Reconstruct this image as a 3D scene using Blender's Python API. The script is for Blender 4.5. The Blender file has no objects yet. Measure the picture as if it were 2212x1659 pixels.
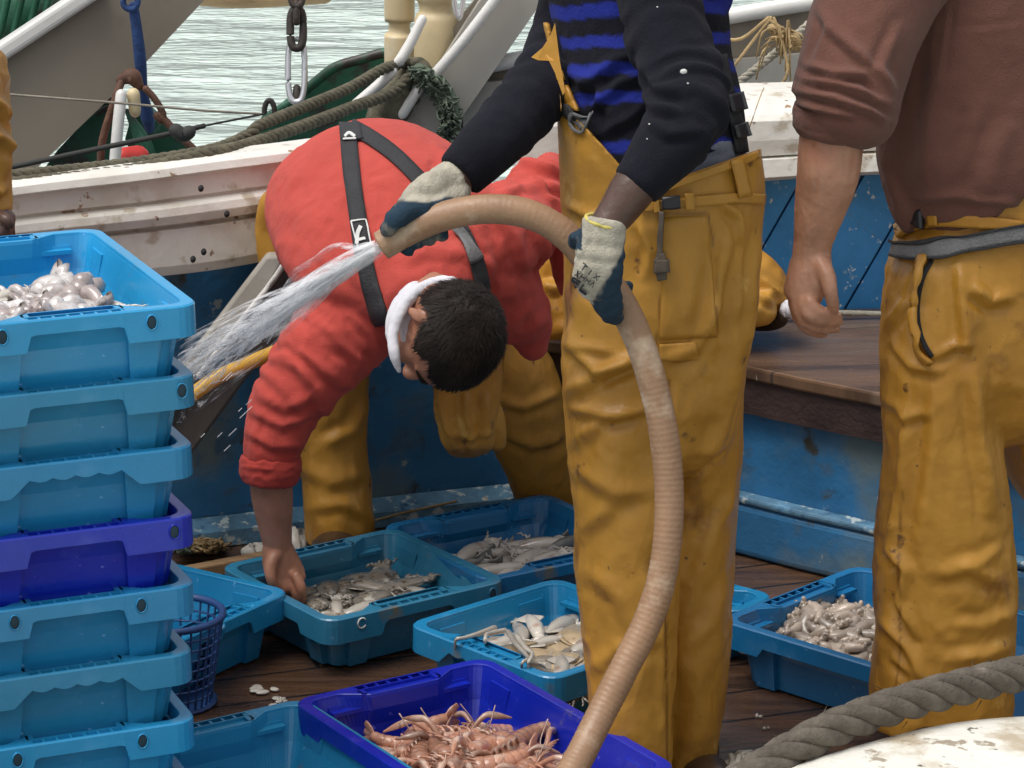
import bpy, bmesh, math, random
import numpy as np
from mathutils import Vector, Matrix
from mathutils.bvhtree import BVHTree

R = math.radians
rnd = random.Random(7)
SC = bpy.context.scene
COL = SC.collection

# ------------------------------------------------------------ camera
CAM_H = 2.06
PITCH = R(15.5)
FPX = 6500.0            # focal length in pixels of a 2212 x 1659 reading of the photograph
CX, CY = 1106.0, 829.5
cd = bpy.data.cameras.new('camera')
cam = bpy.data.objects.new('camera', cd)
COL.objects.link(cam)
cam.location = (0, 0, CAM_H)
cam.rotation_euler = (math.pi / 2 - PITCH, 0, 0)
cd.sensor_width = 36.0
cd.lens = 36.0 * FPX / 2212.0
cd.clip_start, cd.clip_end = 0.1, 900.0
SC.camera = cam

# ------------------------------------------------------------ sky and sun (bright overcast)
SUN_EL, SUN_AZ = R(68), R(-120)          # azimuth from +Y (away from the camera) towards +X
w = bpy.data.worlds.new('World')
SC.world = w
w.use_nodes = True
nt = w.node_tree
nt.nodes.clear()
sky = nt.nodes.new('ShaderNodeTexSky')
sky.sky_type = 'NISHITA'
sky.sun_disc = False
sky.sun_elevation = SUN_EL
sky.sun_rotation = SUN_AZ
sky.air_density, sky.dust_density, sky.ozone_density = 1.2, 4.0, 1.0
hs = nt.nodes.new('ShaderNodeHueSaturation')
hs.inputs['Saturation'].default_value = 0.25
bg = nt.nodes.new('ShaderNodeBackground')
bg.inputs['Strength'].default_value = 0.15
wo = nt.nodes.new('ShaderNodeOutputWorld')
nt.links.new(sky.outputs[0], hs.inputs['Color'])
nt.links.new(hs.outputs[0], bg.inputs[0])
nt.links.new(bg.outputs[0], wo.inputs[0])
sl = bpy.data.lights.new('sun', 'SUN')
sl.energy = 1.8
sl.angle = R(38)
sl.color = (1.0, 0.965, 0.91)
sun = bpy.data.objects.new('sun', sl)
COL.objects.link(sun)
sd = Vector((math.sin(SUN_AZ) * math.cos(SUN_EL), math.cos(SUN_AZ) * math.cos(SUN_EL), math.sin(SUN_EL)))
sun.rotation_euler = sd.to_track_quat('Z', 'Y').to_euler()
sun.location = (0, 0, 12)
SC.view_settings.view_transform = 'Standard'
SC.view_settings.look = 'None'
SC.view_settings.exposure = 0.12
SC.view_settings.gamma = 1.0
try:
    SC.cycles.use_denoising = True
    SC.cycles.max_bounces = 8
    SC.cycles.transparent_max_bounces = 24
except Exception:
    pass

# ------------------------------------------------------------ points in the place, read off the photograph
FWD = Vector((0, math.cos(PITCH), -math.sin(PITCH)))
UPV = Vector((0, math.sin(PITCH), math.cos(PITCH)))
CAMP = Vector((0, 0, CAM_H))

def ray(px, py):
    return FWD + Vector((1, 0, 0)) * ((px - CX) / FPX) - UPV * ((py - CY) / FPX)

def U(px, py, D):
    d = ray(px, py)
    return CAMP + d * (D / d.y)

def UZ(px, py, z):
    d = ray(px, py)
    return CAMP + d * ((z - CAM_H) / d.z)

def mpp(px, py, D):
    """metres per pixel at that point"""
    return (U(px, py, D) - CAMP).dot(FWD) / FPX

def project(co):
    d = co - np.array(CAMP)
    zc = d @ np.array(FWD)
    return CX + FPX * d[:, 0] / zc, CY - FPX * (d @ np.array(UPV)) / zc

# ------------------------------------------------------------ naming
def tag(o, label=None, cat=None, group=None, kind=None):
    if label: o['label'] = label
    if cat: o['category'] = cat
    if group: o['group'] = group
    if kind: o['kind'] = kind
    return o

def empty(name, loc=(0, 0, 0), rz=0.0):
    o = bpy.data.objects.new(name, None)
    o.location = loc
    o.rotation_euler = (0, 0, rz)
    o.empty_display_size = 0.1
    COL.objects.link(o)
    return o

def link(name, me, mat=None, parent=None, smooth=True, world=True):
    o = bpy.data.objects.new(name, me)
    COL.objects.link(o)
    if mat is not None and not me.materials:
        me.materials.append(mat)
    if smooth:
        me.polygons.foreach_set('use_smooth', [True] * len(me.polygons))
    if parent is not None:
        o.parent = parent
        if world:
            o.matrix_parent_inverse = parent_inv(parent)
    return o

def parent_inv(p):
    return mat_world(p).inverted()

def mat_world(o):
    m = Matrix.LocRotScale(o.location, o.rotation_euler, o.scale)
    if o.parent is not None:
        m = mat_world(o.parent) @ o.matrix_parent_inverse @ m
    return m

def me_from(verts, faces, name='mesh'):
    me = bpy.data.meshes.new(name)
    me.from_pydata([tuple(v) for v in verts], [], faces)
    me.update()
    return me

def me_bm(bm, name='mesh'):
    me = bpy.data.meshes.new(name)
    bmesh.ops.recalc_face_normals(bm, faces=bm.faces)
    bm.to_mesh(me)
    bm.free()
    me.update()
    return me

# ------------------------------------------------------------ vector noise
def _hash(ix, iy, iz, seed):
    h = (ix.astype(np.int64) * 374761393 + iy.astype(np.int64) * 668265263 + iz.astype(np.int64) * 2147483647 + seed * 974634777) & 0x7fffffff
    h = ((h ^ (h >> 13)) * 1274126177) & 0x7fffffff
    h = h ^ (h >> 16)
    return (h & 0xffff) / 65535.0 * 2 - 1

def vnoise(p, seed=0):
    i = np.floor(p).astype(np.int64)
    f = p - i
    f = f * f * f * (f * (f * 6 - 15) + 10)
    out = 0
    for dx in (0, 1):
        for dy in (0, 1):
            for dz in (0, 1):
                w_ = (f[:, 0] if dx else 1 - f[:, 0]) * (f[:, 1] if dy else 1 - f[:, 1]) * (f[:, 2] if dz else 1 - f[:, 2])
                out = out + w_ * _hash(i[:, 0] + dx, i[:, 1] + dy, i[:, 2] + dz, seed)
    return out

def fbm(p, oct=3, seed=0):
    a, s, t = 1.0, 0.0, 0.0
    for k in range(oct):
        s = s + a * vnoise(p * 2 ** k, seed + k)
        t += a
        a *= 0.5
    return s / t

# ------------------------------------------------------------ materials
MATS = {}
def M(name, base, rough=0.5, var=0.15, scale=6.0, bump=0.0, bscale=60.0, stretch=(1, 1, 1), spots=(), attrs=(), metal=0.0,
      spec=0.5, sheen=0.0, sss=0.0, rvar=0.0, rot=(0, 0, 0), rand=0.0, trans=0.0, alpha=1.0, coat=0.0, bdist=0.01, bdetail=4.0, bstretch=None, crumple=None):
    """spots: (colour, scale, threshold, softness[, roughness]); attrs: (attribute, colour[, roughness])"""
    m = bpy.data.materials.new(name)
    m.use_nodes = True
    t = m.node_tree
    n = t.nodes
    b = n['Principled BSDF']
    L = t.links.new
    tc = n.new('ShaderNodeTexCoord')
    mp = n.new('ShaderNodeMapping')
    mp.inputs['Scale'].default_value = stretch
    mp.inputs['Rotation'].default_value = rot
    L(tc.outputs['Object'], mp.inputs['Vector'])
    def noise(sc, det=4.0, vec=None):
        x = n.new('ShaderNodeTexNoise')
        x.inputs['Scale'].default_value = sc
        x.inputs['Detail'].default_value = det
        x.inputs['Roughness'].default_value = 0.6
        L(vec or mp.outputs[0], x.inputs['Vector'])
        return x.outputs['Fac']
    def mix(fac, a, c):
        x = n.new('ShaderNodeMix')
        x.data_type = 'RGBA'
        if isinstance(fac, float): x.inputs[0].default_value = fac
        else: L(fac, x.inputs[0])
        for v, s in ((a, x.inputs[6]), (c, x.inputs[7])):
            if isinstance(v, tuple): s.default_value = (*v[:3], 1)
            else: L(v, s)
        return x.outputs[2]
    def ramp(fac, lo, hi):
        x = n.new('ShaderNodeMapRange')
        x.inputs['From Min'].default_value = lo
        x.inputs['From Max'].default_value = hi
        x.clamp = True
        L(fac, x.inputs['Value'])
        return x.outputs[0]
    lo = tuple(max(0, c * (1 - var)) for c in base)
    hi = tuple(min(1, c * (1 + var)) for c in base)
    col = mix(ramp(noise(scale), 0.3, 0.7), lo, hi)
    rg = None
    if rvar:
        x = n.new('ShaderNodeMapRange')
        x.inputs['From Min'].default_value, x.inputs['From Max'].default_value = 0.3, 0.7
        x.inputs['To Min'].default_value, x.inputs['To Max'].default_value = max(0.02, rough - rvar), min(1, rough + rvar)
        L(noise(scale * 1.7 + 0.3), x.inputs['Value'])
        rg = x.outputs[0]
    for a in attrs:
        x = n.new('ShaderNodeAttribute')
        x.attribute_name = a[0]
        col = mix(x.outputs['Fac'], col, a[1])
    for k, s in enumerate(spots):
        v = n.new('ShaderNodeMapping')
        v.inputs['Location'].default_value = (k * 3.7 + 1.1, k * 1.9, k * 5.3)
        L(mp.outputs[0], v.inputs['Vector'])
        f = ramp(noise(s[1], 6.0, v.outputs[0]), s[2], s[2] + s[3])
        col = mix(f, col, s[0])
    if rand:
        oi = n.new('ShaderNodeObjectInfo')
        h = n.new('ShaderNodeHueSaturation')
        x = n.new('ShaderNodeMapRange')
        x.inputs['To Min'].default_value, x.inputs['To Max'].default_value = 1 - rand, 1 + rand
        L(oi.outputs['Random'], x.inputs['Value'])
        L(x.outputs[0], h.inputs['Value'])
        L(col, h.inputs['Color'])
        col = h.outputs[0]
    L(col, b.inputs['Base Color'])
    if rg is not None: L(rg, b.inputs['Roughness'])
    else: b.inputs['Roughness'].default_value = rough
    b.inputs['Metallic'].default_value = metal
    b.inputs['Specular IOR Level'].default_value = spec
    b.inputs['Transmission Weight'].default_value = trans
    b.inputs['Alpha'].default_value = alpha
    b.inputs['Coat Weight'].default_value = coat
    b.inputs['Coat Roughness'].default_value = 0.12
    if sheen:
        b.inputs['Sheen Weight'].default_value = sheen
        b.inputs['Sheen Roughness'].default_value = 0.6
    if sss:
        b.inputs['Subsurface Weight'].default_value = sss
        b.inputs['Subsurface Radius'].default_value = (0.01, 0.004, 0.002)
    if bump:
        vec = None
        if bstretch:
            v = n.new('ShaderNodeMapping')
            v.inputs['Scale'].default_value = bstretch
            L(tc.outputs['Object'], v.inputs['Vector'])
            vec = v.outputs[0]
        bp = n.new('ShaderNodeBump')
        bp.inputs['Strength'].default_value = bump
        bp.inputs['Distance'].default_value = bdist
        L(noise(bscale, bdetail, vec), bp.inputs['Height'])
        if crumple:            # (scale, depth, strength, stretch): creased facets
            v = n.new('ShaderNodeMapping')
            v.inputs['Scale'].default_value = crumple[3]
            L(tc.outputs['Object'], v.inputs['Vector'])
            wn = n.new('ShaderNodeTexNoise'); wn.inputs['Scale'].default_value = crumple[0] * .8; wn.inputs['Detail'].default_value = 3
            L(v.outputs[0], wn.inputs['Vector'])
            sc_ = n.new('ShaderNodeVectorMath'); sc_.operation = 'SCALE'; sc_.inputs['Scale'].default_value = 0.9 / crumple[0]
            L(wn.outputs['Color'], sc_.inputs[0])
            ad = n.new('ShaderNodeVectorMath'); ad.operation = 'ADD'
            L(v.outputs[0], ad.inputs[0]); L(sc_.outputs[0], ad.inputs[1])
            h_ = None
            for q, am in ((1.0, 1.0), (2.3, .45)):
                vo = n.new('ShaderNodeTexVoronoi'); vo.feature = 'F1'; vo.inputs['Scale'].default_value = crumple[0] * q
                L(ad.outputs[0], vo.inputs['Vector'])
                mu = n.new('ShaderNodeMath'); mu.operation = 'MULTIPLY'; mu.inputs[1].default_value = am
                L(vo.outputs['Distance'], mu.inputs[0])
                if h_ is None: h_ = mu.outputs[0]
                else:
                    su = n.new('ShaderNodeMath'); su.operation = 'ADD'
                    L(h_, su.inputs[0]); L(mu.outputs[0], su.inputs[1]); h_ = su.outputs[0]
            b2 = n.new('ShaderNodeBump'); b2.inputs['Strength'].default_value = crumple[2]; b2.inputs['Distance'].default_value = crumple[1]
            L(h_, b2.inputs['Height'])
            L(b2.outputs[0], bp.inputs['Normal'])
        L(bp.outputs[0], b.inputs['Normal'])
    MATS[name] = m
    return m

# ------------------------------------------------------------ swept shapes
def catmull(P, n):
    P = [np.asarray(p, float) for p in P]
    if len(P) < 2: return P
    P = [2 * P[0] - P[1]] + P + [2 * P[-1] - P[-2]]
    out = []
    for i in range(1, len(P) - 2):
        for k in range(n):
            t = k / n
            a, b, c, d = P[i - 1], P[i], P[i + 1], P[i + 2]
            out.append(0.5 * (2 * b + (c - a) * t + (2 * a - 5 * b + 4 * c - d) * t * t + (3 * b - a - 3 * c + d) * t ** 3))
    out.append(P[-2])
    return out

def loft(pts, side=(1, 0, 0), n=20, sub=4, caps=(1, 1), power=2.0):
    """pts: (point, rx, ry) in metres; rx lies along `side`.  Returns closed (verts, faces)."""
    rows = [np.array([*p[0], p[1], p[2] if len(p) > 2 else p[1]], float) for p in pts]
    q = catmull(rows, sub) if sub > 1 else rows
    q = np.array(q)
    q[:, 3:] = np.maximum(q[:, 3:], 0.0008)
    c = q[:, :3]
    T = np.gradient(c, axis=0)
    T /= np.linalg.norm(T, axis=1)[:, None] + 1e-9
    rings = []
    for i in range(len(q)):
        s = np.array(side, float)
        s = s - T[i] * (s @ T[i])
        if np.linalg.norm(s) < 0.35:
            s = np.array(rings[-1][1] if rings else (0.3, 0.9, 0.2))
            s = s - T[i] * (s @ T[i])
        s /= np.linalg.norm(s)
        rings.append([c[i], s, np.cross(T[i], s), q[i, 3], q[i, 4], T[i]])
    def cap(r, sign, k):
        out = []
        h = min(r[3], r[4]) * k
        for a in (30, 60, 80):
            out.append([r[0] + r[5] * sign * h * math.sin(R(a)), r[1], r[2], r[3] * math.cos(R(a)), r[4] * math.cos(R(a)), r[5]])
        return out
    allr = list(rings)
    if caps[0]: allr = cap(rings[0], -1, caps[0])[::-1] + allr
    if caps[1]: allr = allr + cap(rings[-1], 1, caps[1])
    ang = np.linspace(0, 2 * math.pi, n, endpoint=False)
    ca, sa = np.cos(ang), np.sin(ang)
    if power != 2.0:
        ca = np.sign(ca) * np.abs(ca) ** (2 / power)
        sa = np.sign(sa) * np.abs(sa) ** (2 / power)
    V, Fc = [], []
    for r in allr:
        V.append(r[0] + np.outer(ca * r[3], r[1]) + np.outer(sa * r[4], r[2]))
    m = len(allr)
    V = np.concatenate(V)
    for i in range(m - 1):
        for j in range(n):
            k = (j + 1) % n
            Fc.append((i * n + j, i * n + k, (i + 1) * n + k, (i + 1) * n + j))
    Fc.append(tuple(range(n - 1, -1, -1)))
    Fc.append(tuple((m - 1) * n + j for j in range(n)))
    return V, Fc

def tpx(pts, **kw):
    """tube through (px, py, D, r[, ry])"""
    return loft([(U(p[0], p[1], p[2]), p[3], p[4] if len(p) > 4 else p[3]) for p in pts], **kw)

def lr(rows, **kw):
    """loft whose left and right outline are read at each height: (py, xl, xr, D, ry)"""
    out = []
    for y, xl, xr, D, ry in rows:
        a, b = U(xl, y, D), U(xr, y, D)
        out.append(((a + b) / 2, (b - a).length / 2, ry))
    return loft(out, **kw)

def ball(c, r, n=14):
    c = np.array(c, float)
    rx, ry, rz = (r, r, r) if isinstance(r, (int, float)) else r
    V, Fc = [], []
    m = n // 2 + 1
    for i in range(m + 1):
        th = math.pi * min(max(i, 0.12), m - 0.12) / m
        for j in range(n):
            ph = 2 * math.pi * j / n
            V.append(c + np.array((rx * math.sin(th) * math.cos(ph), ry * math.sin(th) * math.sin(ph), rz * math.cos(th))))
    for i in range(m):
        for j in range(n):
            k = (j + 1) % n
            Fc.append((i * n + j, (i + 1) * n + j, (i + 1) * n + k, i * n + k))
    Fc.append(tuple(range(n)))
    Fc.append(tuple(m * n + j for j in range(n - 1, -1, -1)))
    return np.array(V), Fc

def merge(shapes):
    V, Fc, o = [], [], 0
    for v, f in shapes:
        V.append(np.asarray(v, float).reshape(-1, 3))
        Fc += [tuple(i + o for i in x) for x in f]
        o += len(v)
    return np.concatenate(V), Fc

def boxs(c, s, rot=None):
    """box: centre, full sizes, optional 3x3 rotation"""
    h = np.array(s, float) / 2
    V = np.array([(x, y, z) for x in (-1, 1) for y in (-1, 1) for z in (-1, 1)]) * h
    if rot is not None: V = V @ np.array(rot).T
    V = V + np.array(c, float)
    return V, [(0, 1, 3, 2), (4, 6, 7, 5), (0, 4, 5, 1), (2, 3, 7, 6), (0, 2, 6, 4), (1, 5, 7, 3)]

def fused(shapes, voxel=0.006, smooth=3, disp=(), attrs=(), post=1, name='fused'):
    """join closed shapes into ONE continuous skin, then push folds into it"""
    V, Fc = merge(shapes)
    me = me_from(V, Fc, name)
    bm = bmesh.new(); bm.from_mesh(me)
    bmesh.ops.recalc_face_normals(bm, faces=bm.faces)
    bm.to_mesh(me); bm.free()
    o = bpy.data.objects.new('tmp', me)
    COL.objects.link(o)
    r = o.modifiers.new('r', 'REMESH'); r.mode = 'VOXEL'; r.voxel_size = voxel
    if smooth:
        s = o.modifiers.new('s', 'SMOOTH'); s.factor = 0.5; s.iterations = smooth
    dg = bpy.context.evaluated_depsgraph_get()
    dg.update()
    ev = o.evaluated_get(dg)
    m2 = bpy.data.meshes.new_from_object(ev)
    bpy.data.objects.remove(o)
    bpy.data.meshes.remove(me)
    nv = len(m2.vertices)
    co = np.empty(nv * 3); m2.vertices.foreach_get('co', co); co = co.reshape(-1, 3)
    no = np.empty(nv * 3); m2.vertices.foreach_get('normal', no); no = no.reshape(-1, 3)
    d = np.zeros(nv)
    for f in disp: d = d + f(co, no)
    co = co + no * d[:, None]
    if post and disp:
        ne = len(m2.edges)
        e = np.empty(ne * 2, int); m2.edges.foreach_get('vertices', e); e = e.reshape(-1, 2)
        for _ in range(post):
            acc = np.zeros_like(co); cnt = np.zeros(nv)
            np.add.at(acc, e[:, 0], co[e[:, 1]]); np.add.at(acc, e[:, 1], co[e[:, 0]])
            np.add.at(cnt, e[:, 0], 1); np.add.at(cnt, e[:, 1], 1)
            co = 0.6 * co + 0.4 * acc / np.maximum(cnt, 1)[:, None]
    m2.vertices.foreach_set('co', co.ravel())
    for an, f in attrs:
        a = m2.attributes.new(an, 'FLOAT', 'POINT')
        a.data.foreach_set('value', np.clip(f(co, no), 0, 1).astype(np.float32))
    m2.update()
    return m2

# fold makers ------------------------------------------------
def front(co, no):
    d = np.array(CAMP) - co
    d /= np.linalg.norm(d, axis=1)[:, None]
    return np.clip((no * d).sum(1) * 3 + 0.3, 0, 1)

def seg_dist(x, y, pl):
    best = np.full(len(x), 1e9); sg = np.zeros(len(x)); tt = np.zeros(len(x))
    L = sum(math.dist(a, b) for a, b in zip(pl, pl[1:])); run = 0
    for a, b in zip(pl, pl[1:]):
        dx, dy = b[0] - a[0], b[1] - a[1]
        l2 = dx * dx + dy * dy
        t = np.clip(((x - a[0]) * dx + (y - a[1]) * dy) / l2, 0, 1)
        qx, qy = x - a[0] - t * dx, y - a[1] - t * dy
        d = np.hypot(qx, qy)
        s = np.sign(dx * qy - dy * qx)
        k = d < best
        best[k] = d[k]; sg[k] = s[k]; tt[k] = (run + t[k] * math.sqrt(l2)) / L
        run += math.sqrt(l2)
    return best, sg, tt

def crease(pl, wd, amp, valley=0.7):
    """a fold: ridge along the line with a valley on its lower / right side"""
    pl = [tuple(map(float, p)) for p in pl]
    def f(co, no):
        x, y = project(co)
        d, s, t = seg_dist(x, y, pl)
        sd_ = d * s
        taper = np.clip(np.sin(np.pi * (0.06 + 0.88 * t)) * 1.6, 0, 1)
        g = np.exp(-(sd_ / wd) ** 2) - valley * np.exp(-((sd_ - 1.5 * wd) / (0.9 * wd)) ** 2)
        return amp * g * taper * front(co, no)
    return f

def creases(lst):
    fs = [crease(*c) for c in lst]
    return lambda co, no: sum(f(co, no) for f in fs)

def rumple(amp, freq, seed=0, ridged=False, warp=0.4, mask=None, sharp=1.0):
    fr = np.array(freq if not isinstance(freq, (int, float)) else (freq,) * 3, float)
    def f(co, no):
        p = co * fr
        p = p + warp * np.stack([vnoise(p * 0.7 + 11, seed + 31), vnoise(p * 0.7 + 23, seed + 32), vnoise(p * 0.7 + 37, seed + 33)], 1)
        v = fbm(p, 3, seed)
        if ridged: v = 1 - 2 * np.abs(v) ** sharp * 1.5
        if mask is not None: v = v * mask(co)
        return amp * v
    return f

def nearpt(px, py, D, rad):
    c = np.array(U(px, py, D))
    return lambda co: np.exp(-((co - c) ** 2).sum(1) / rad ** 2)

def rings(pts, lam, amp, seed=3, lo=0.0, hi=1.0):
    """gathered folds running round a sleeve along a px path"""
    P = np.array([U(*p[:3]) for p in pts])
    L = np.concatenate([[0], np.cumsum(np.linalg.norm(np.diff(P, axis=0), axis=1))])
    def f(co, no):
        best = np.full(len(co), 1e9); s = np.zeros(len(co))
        for i in range(len(P) - 1):
            d = P[i + 1] - P[i]
            t = np.clip(((co - P[i]) @ d) / (d @ d), 0, 1)
            q = np.linalg.norm(co - P[i] - t[:, None] * d, axis=1)
            k = q < best
            best[k] = q[k]; s[k] = L[i] + t[k] * np.linalg.norm(d)
        u = s / L[-1]
        ph = s / lam * 2 * math.pi + 3.2 * vnoise(co * 9, seed) + 2.5 * vnoise(co * 22, seed + 5)
        wv = np.sin(ph); wv = np.sign(wv) * np.abs(wv) ** 0.7
        win = np.clip((u - lo) / 0.1, 0, 1) * np.clip((hi - u) / 0.1, 0, 1) * (0.35 + 0.65 * np.clip(vnoise(co * 14, seed + 9) * 1.5 + 0.5, 0, 1)) * (best < 0.2)
        return amp * wv * win
    return f

def cut_above(o, lines, thick=.004):
    """open a garment along px lines: what lies above every one of them goes"""
    bm = bmesh.new(); bm.from_mesh(o.data)
    Mi = mat_world(o) if o.parent is None else Matrix()
    pls = []
    for a, b in lines:
        n = ray(*a).cross(ray(*b)).normalized()
        if n.dot(ray((a[0] + b[0]) / 2, (a[1] + b[1]) / 2 + 50)) > 0: n = -n      # n points up in the picture
        pls.append(n)
        bmesh.ops.bisect_plane(bm, geom=bm.verts[:] + bm.edges[:] + bm.faces[:], plane_co=CAMP, plane_no=n)
    dead = [f for f in bm.faces if all((f.calc_center_median() - CAMP).dot(n) > 0 for n in pls)]
    bmesh.ops.delete(bm, geom=dead, context='FACES')
    bm.to_mesh(o.data); bm.free(); o.data.update()
    m = o.modifiers.new('t', 'SOLIDIFY'); m.thickness = thick; m.offset = -1

def cut_below(o, a, b, thick=.004):
    bm = bmesh.new(); bm.from_mesh(o.data)
    n = ray(*a).cross(ray(*b)).normalized()
    if n.dot(ray((a[0] + b[0]) / 2, (a[1] + b[1]) / 2 + 50)) < 0: n = -n
    bmesh.ops.bisect_plane(bm, geom=bm.verts[:] + bm.edges[:] + bm.faces[:], plane_co=CAMP, plane_no=n, clear_outer=True)
    bm.to_mesh(o.data); bm.free(); o.data.update()
    m = o.modifiers.new('t', 'SOLIDIFY'); m.thickness = thick; m.offset = -1

# strips and patches laid on a surface -----------------------
def bvh_of(me):
    return BVHTree.FromPolygons([v.co.copy() for v in me.vertices], [tuple(p.vertices) for p in me.polygons])

def hit(bvh, px, py, D=None):
    d = ray(px, py).normalized()
    r = bvh.ray_cast(CAMP, d)
    if r[0] is None:
        if D is None: return None
        return U(px, py, D), -d
    return r[0], r[1]

def hitp(bvh, px, py, D=5.0):
    h = hit(bvh, px, py)
    return h[0] if h else U(px, py, D)

def sheet(bvh, left, right, nu=10, nv=24, off=0.003, thick=0.004, D=None, relax=2):
    """panel between two px outlines, laid on the surface behind it, with real thickness"""
    Lp = catmull([np.array(p, float) for p in left], 8)
    Rp = catmull([np.array(p, float) for p in right], 8)
    def at(Pl, t):
        k = t * (len(Pl) - 1); i = min(int(k), len(Pl) - 2); f = k - i
        return Pl[i] * (1 - f) + Pl[i + 1] * f
    g = []
    last = None
    for j in range(nv + 1):
        row = []
        for i in range(nu + 1):
            a = at(Lp, j / nv) * (1 - i / nu) + at(Rp, j / nv) * (i / nu)
            h = hit(bvh, a[0], a[1])
            if h is None:
                dd = last if last is not None else (D or 5)
                h = (U(a[0], a[1], dd), -ray(a[0], a[1]).normalized())
            else:
                last = h[0].y
            row.append(h)
        g.append(row)
    P = np.array([[tuple(h[0]) for h in row] for row in g]); N = np.array([[tuple(h[1]) for h in row] for row in g])
    for _ in range(relax):
        N2 = N.copy(); N2[1:-1] += N[:-2] + N[2:]; N2[:, 1:-1] += N[:, :-2] + N[:, 2:]
        N = N2 / (np.linalg.norm(N2, axis=2)[..., None] + 1e-9)
    A = P + N * (off + thick); B = P + N * (off - 0.001)
    V = np.concatenate([A.reshape(-1, 3), B.reshape(-1, 3)])
    k = nu + 1; o = (nv + 1) * k
    Fc = []
    for j in range(nv):
        for i in range(nu):
            a, b, c, d = j * k + i, j * k + i + 1, (j + 1) * k + i + 1, (j + 1) * k + i
            Fc += [(a, b, c, d), (o + d, o + c, o + b, o + a)]
    for j in range(nv):
        Fc += [(j * k, (j + 1) * k, o + (j + 1) * k, o + j * k), (j * k + nu, o + j * k + nu, o + (j + 1) * k + nu, (j + 1) * k + nu)]
    for i in range(nu):
        Fc += [(i, o + i, o + i + 1, i + 1), (nv * k + i, nv * k + i + 1, o + nv * k + i + 1, o + nv * k + i)]
    return V, Fc

def strip(bvh, line, width, nv=None, **kw):
    """ribbon of a px width along a px line"""
    P = np.array(catmull([np.array(p, float) for p in line], 6))
    T = np.gradient(P, axis=0); T /= np.linalg.norm(T, axis=1)[:, None]
    Nn = np.stack([T[:, 1], -T[:, 0]], 1)
    kw.setdefault('nu', 4)
    return sheet(bvh, P + Nn * width / 2, P - Nn * width / 2, nv=nv or max(6, len(P)), **kw)

def fix(me):
    bm = bmesh.new(); bm.from_mesh(me)
    bmesh.ops.recalc_face_normals(bm, faces=bm.faces)
    bm.to_mesh(me); bm.free(); me.update()
    return me

def obj(name, shapes, mat, parent=None, smooth=True):
    V, Fc = merge(shapes)
    return link(name, fix(me_from(V, Fc, name)), mat, parent, smooth)

def tube(P, r, n=8, sub=4, caps=(1, 1)):
    return loft([(p, r[i] if isinstance(r, (list, tuple)) else r) for i, p in enumerate(P)], side=(0.31, 0.2, 0.93), n=n, sub=sub, caps=caps)

def rope_shape(P, rad, pitch=5.0, n=8, step=None, strands=3, fuzz=0.0, ro=.52, rs=.56):
    """strands laid round each other"""
    P = np.array(catmull([np.array(p, float) for p in P], 12))
    L = np.concatenate([[0], np.cumsum(np.linalg.norm(np.diff(P, axis=0), axis=1))])
    step = step or rad * 0.45
    m = max(8, int(L[-1] / step))
    s = np.linspace(0, L[-1], m)
    C = np.stack([np.interp(s, L, P[:, k]) for k in range(3)], 1)
    T = np.gradient(C, axis=0); T /= np.linalg.norm(T, axis=1)[:, None]
    a = np.array((0.2, 0.3, 0.93)); N1 = a - T * (T @ a)[:, None]; N1 /= np.linalg.norm(N1, axis=1)[:, None]
    N2 = np.cross(T, N1)
    out = []
    for k in range(strands):
        ph = s / (pitch * rad) * 2 * math.pi + k * 2 * math.pi / strands
        Q = C + (np.cos(ph)[:, None] * N1 + np.sin(ph)[:, None] * N2) * rad * ro
        out.append(loft([(q, rad * rs) for q in Q], side=(0.2, 0.3, 0.93), n=n, sub=1, caps=(0.5, 0.5)))
    if fuzz:
        V, Fc = [], []
        for _ in range(int(fuzz * m)):
            i = rnd.randrange(m)
            an = rnd.random() * 6.283
            d = np.cos(an) * N1[i] + np.sin(an) * N2[i]
            p0 = C[i] + d * rad
            p1 = p0 + (d * rnd.uniform(.2, .6) + T[i] * rnd.uniform(-.7, .7)) * rad
            e = np.cross(d, T[i]) * rad * 0.05
            o = len(V); V += [p0 - e, p0 + e, p1]; Fc.append((o, o + 1, o + 2))
        if V: out.append((np.array(V), Fc))
    return out

def slab(poly, D, thick, Dfun=None):
    """plate whose outline is read at distance D (or Dfun(px, py)), with thickness away from the viewer"""
    A = [U(x, y, Dfun(x, y) if Dfun else D) for x, y in poly]
    n = len(A)
    B = [p + Vector((0, thick, 0)) for p in A]
    return np.array([tuple(p) for p in A + B]), [tuple(range(n)), tuple(range(2 * n - 1, n - 1, -1))] + [(i, (i + 1) % n, n + (i + 1) % n, n + i) for i in range(n)]

def sweep(profile_fn, stations):
    """profile_fn(i) -> list of world points, joined station to station, ends closed"""
    rows = [profile_fn(i) for i in range(stations)]
    n = len(rows[0])
    V = np.array([tuple(p) for r_ in rows for p in r_])
    Fc = [(i * n + j, i * n + (j + 1) % n, (i + 1) * n + (j + 1) % n, (i + 1) * n + j) for i in range(stations - 1) for j in range(n)]
    Fc += [tuple(range(n - 1, -1, -1)), tuple((stations - 1) * n + j for j in range(n))]
    return V, Fc
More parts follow.
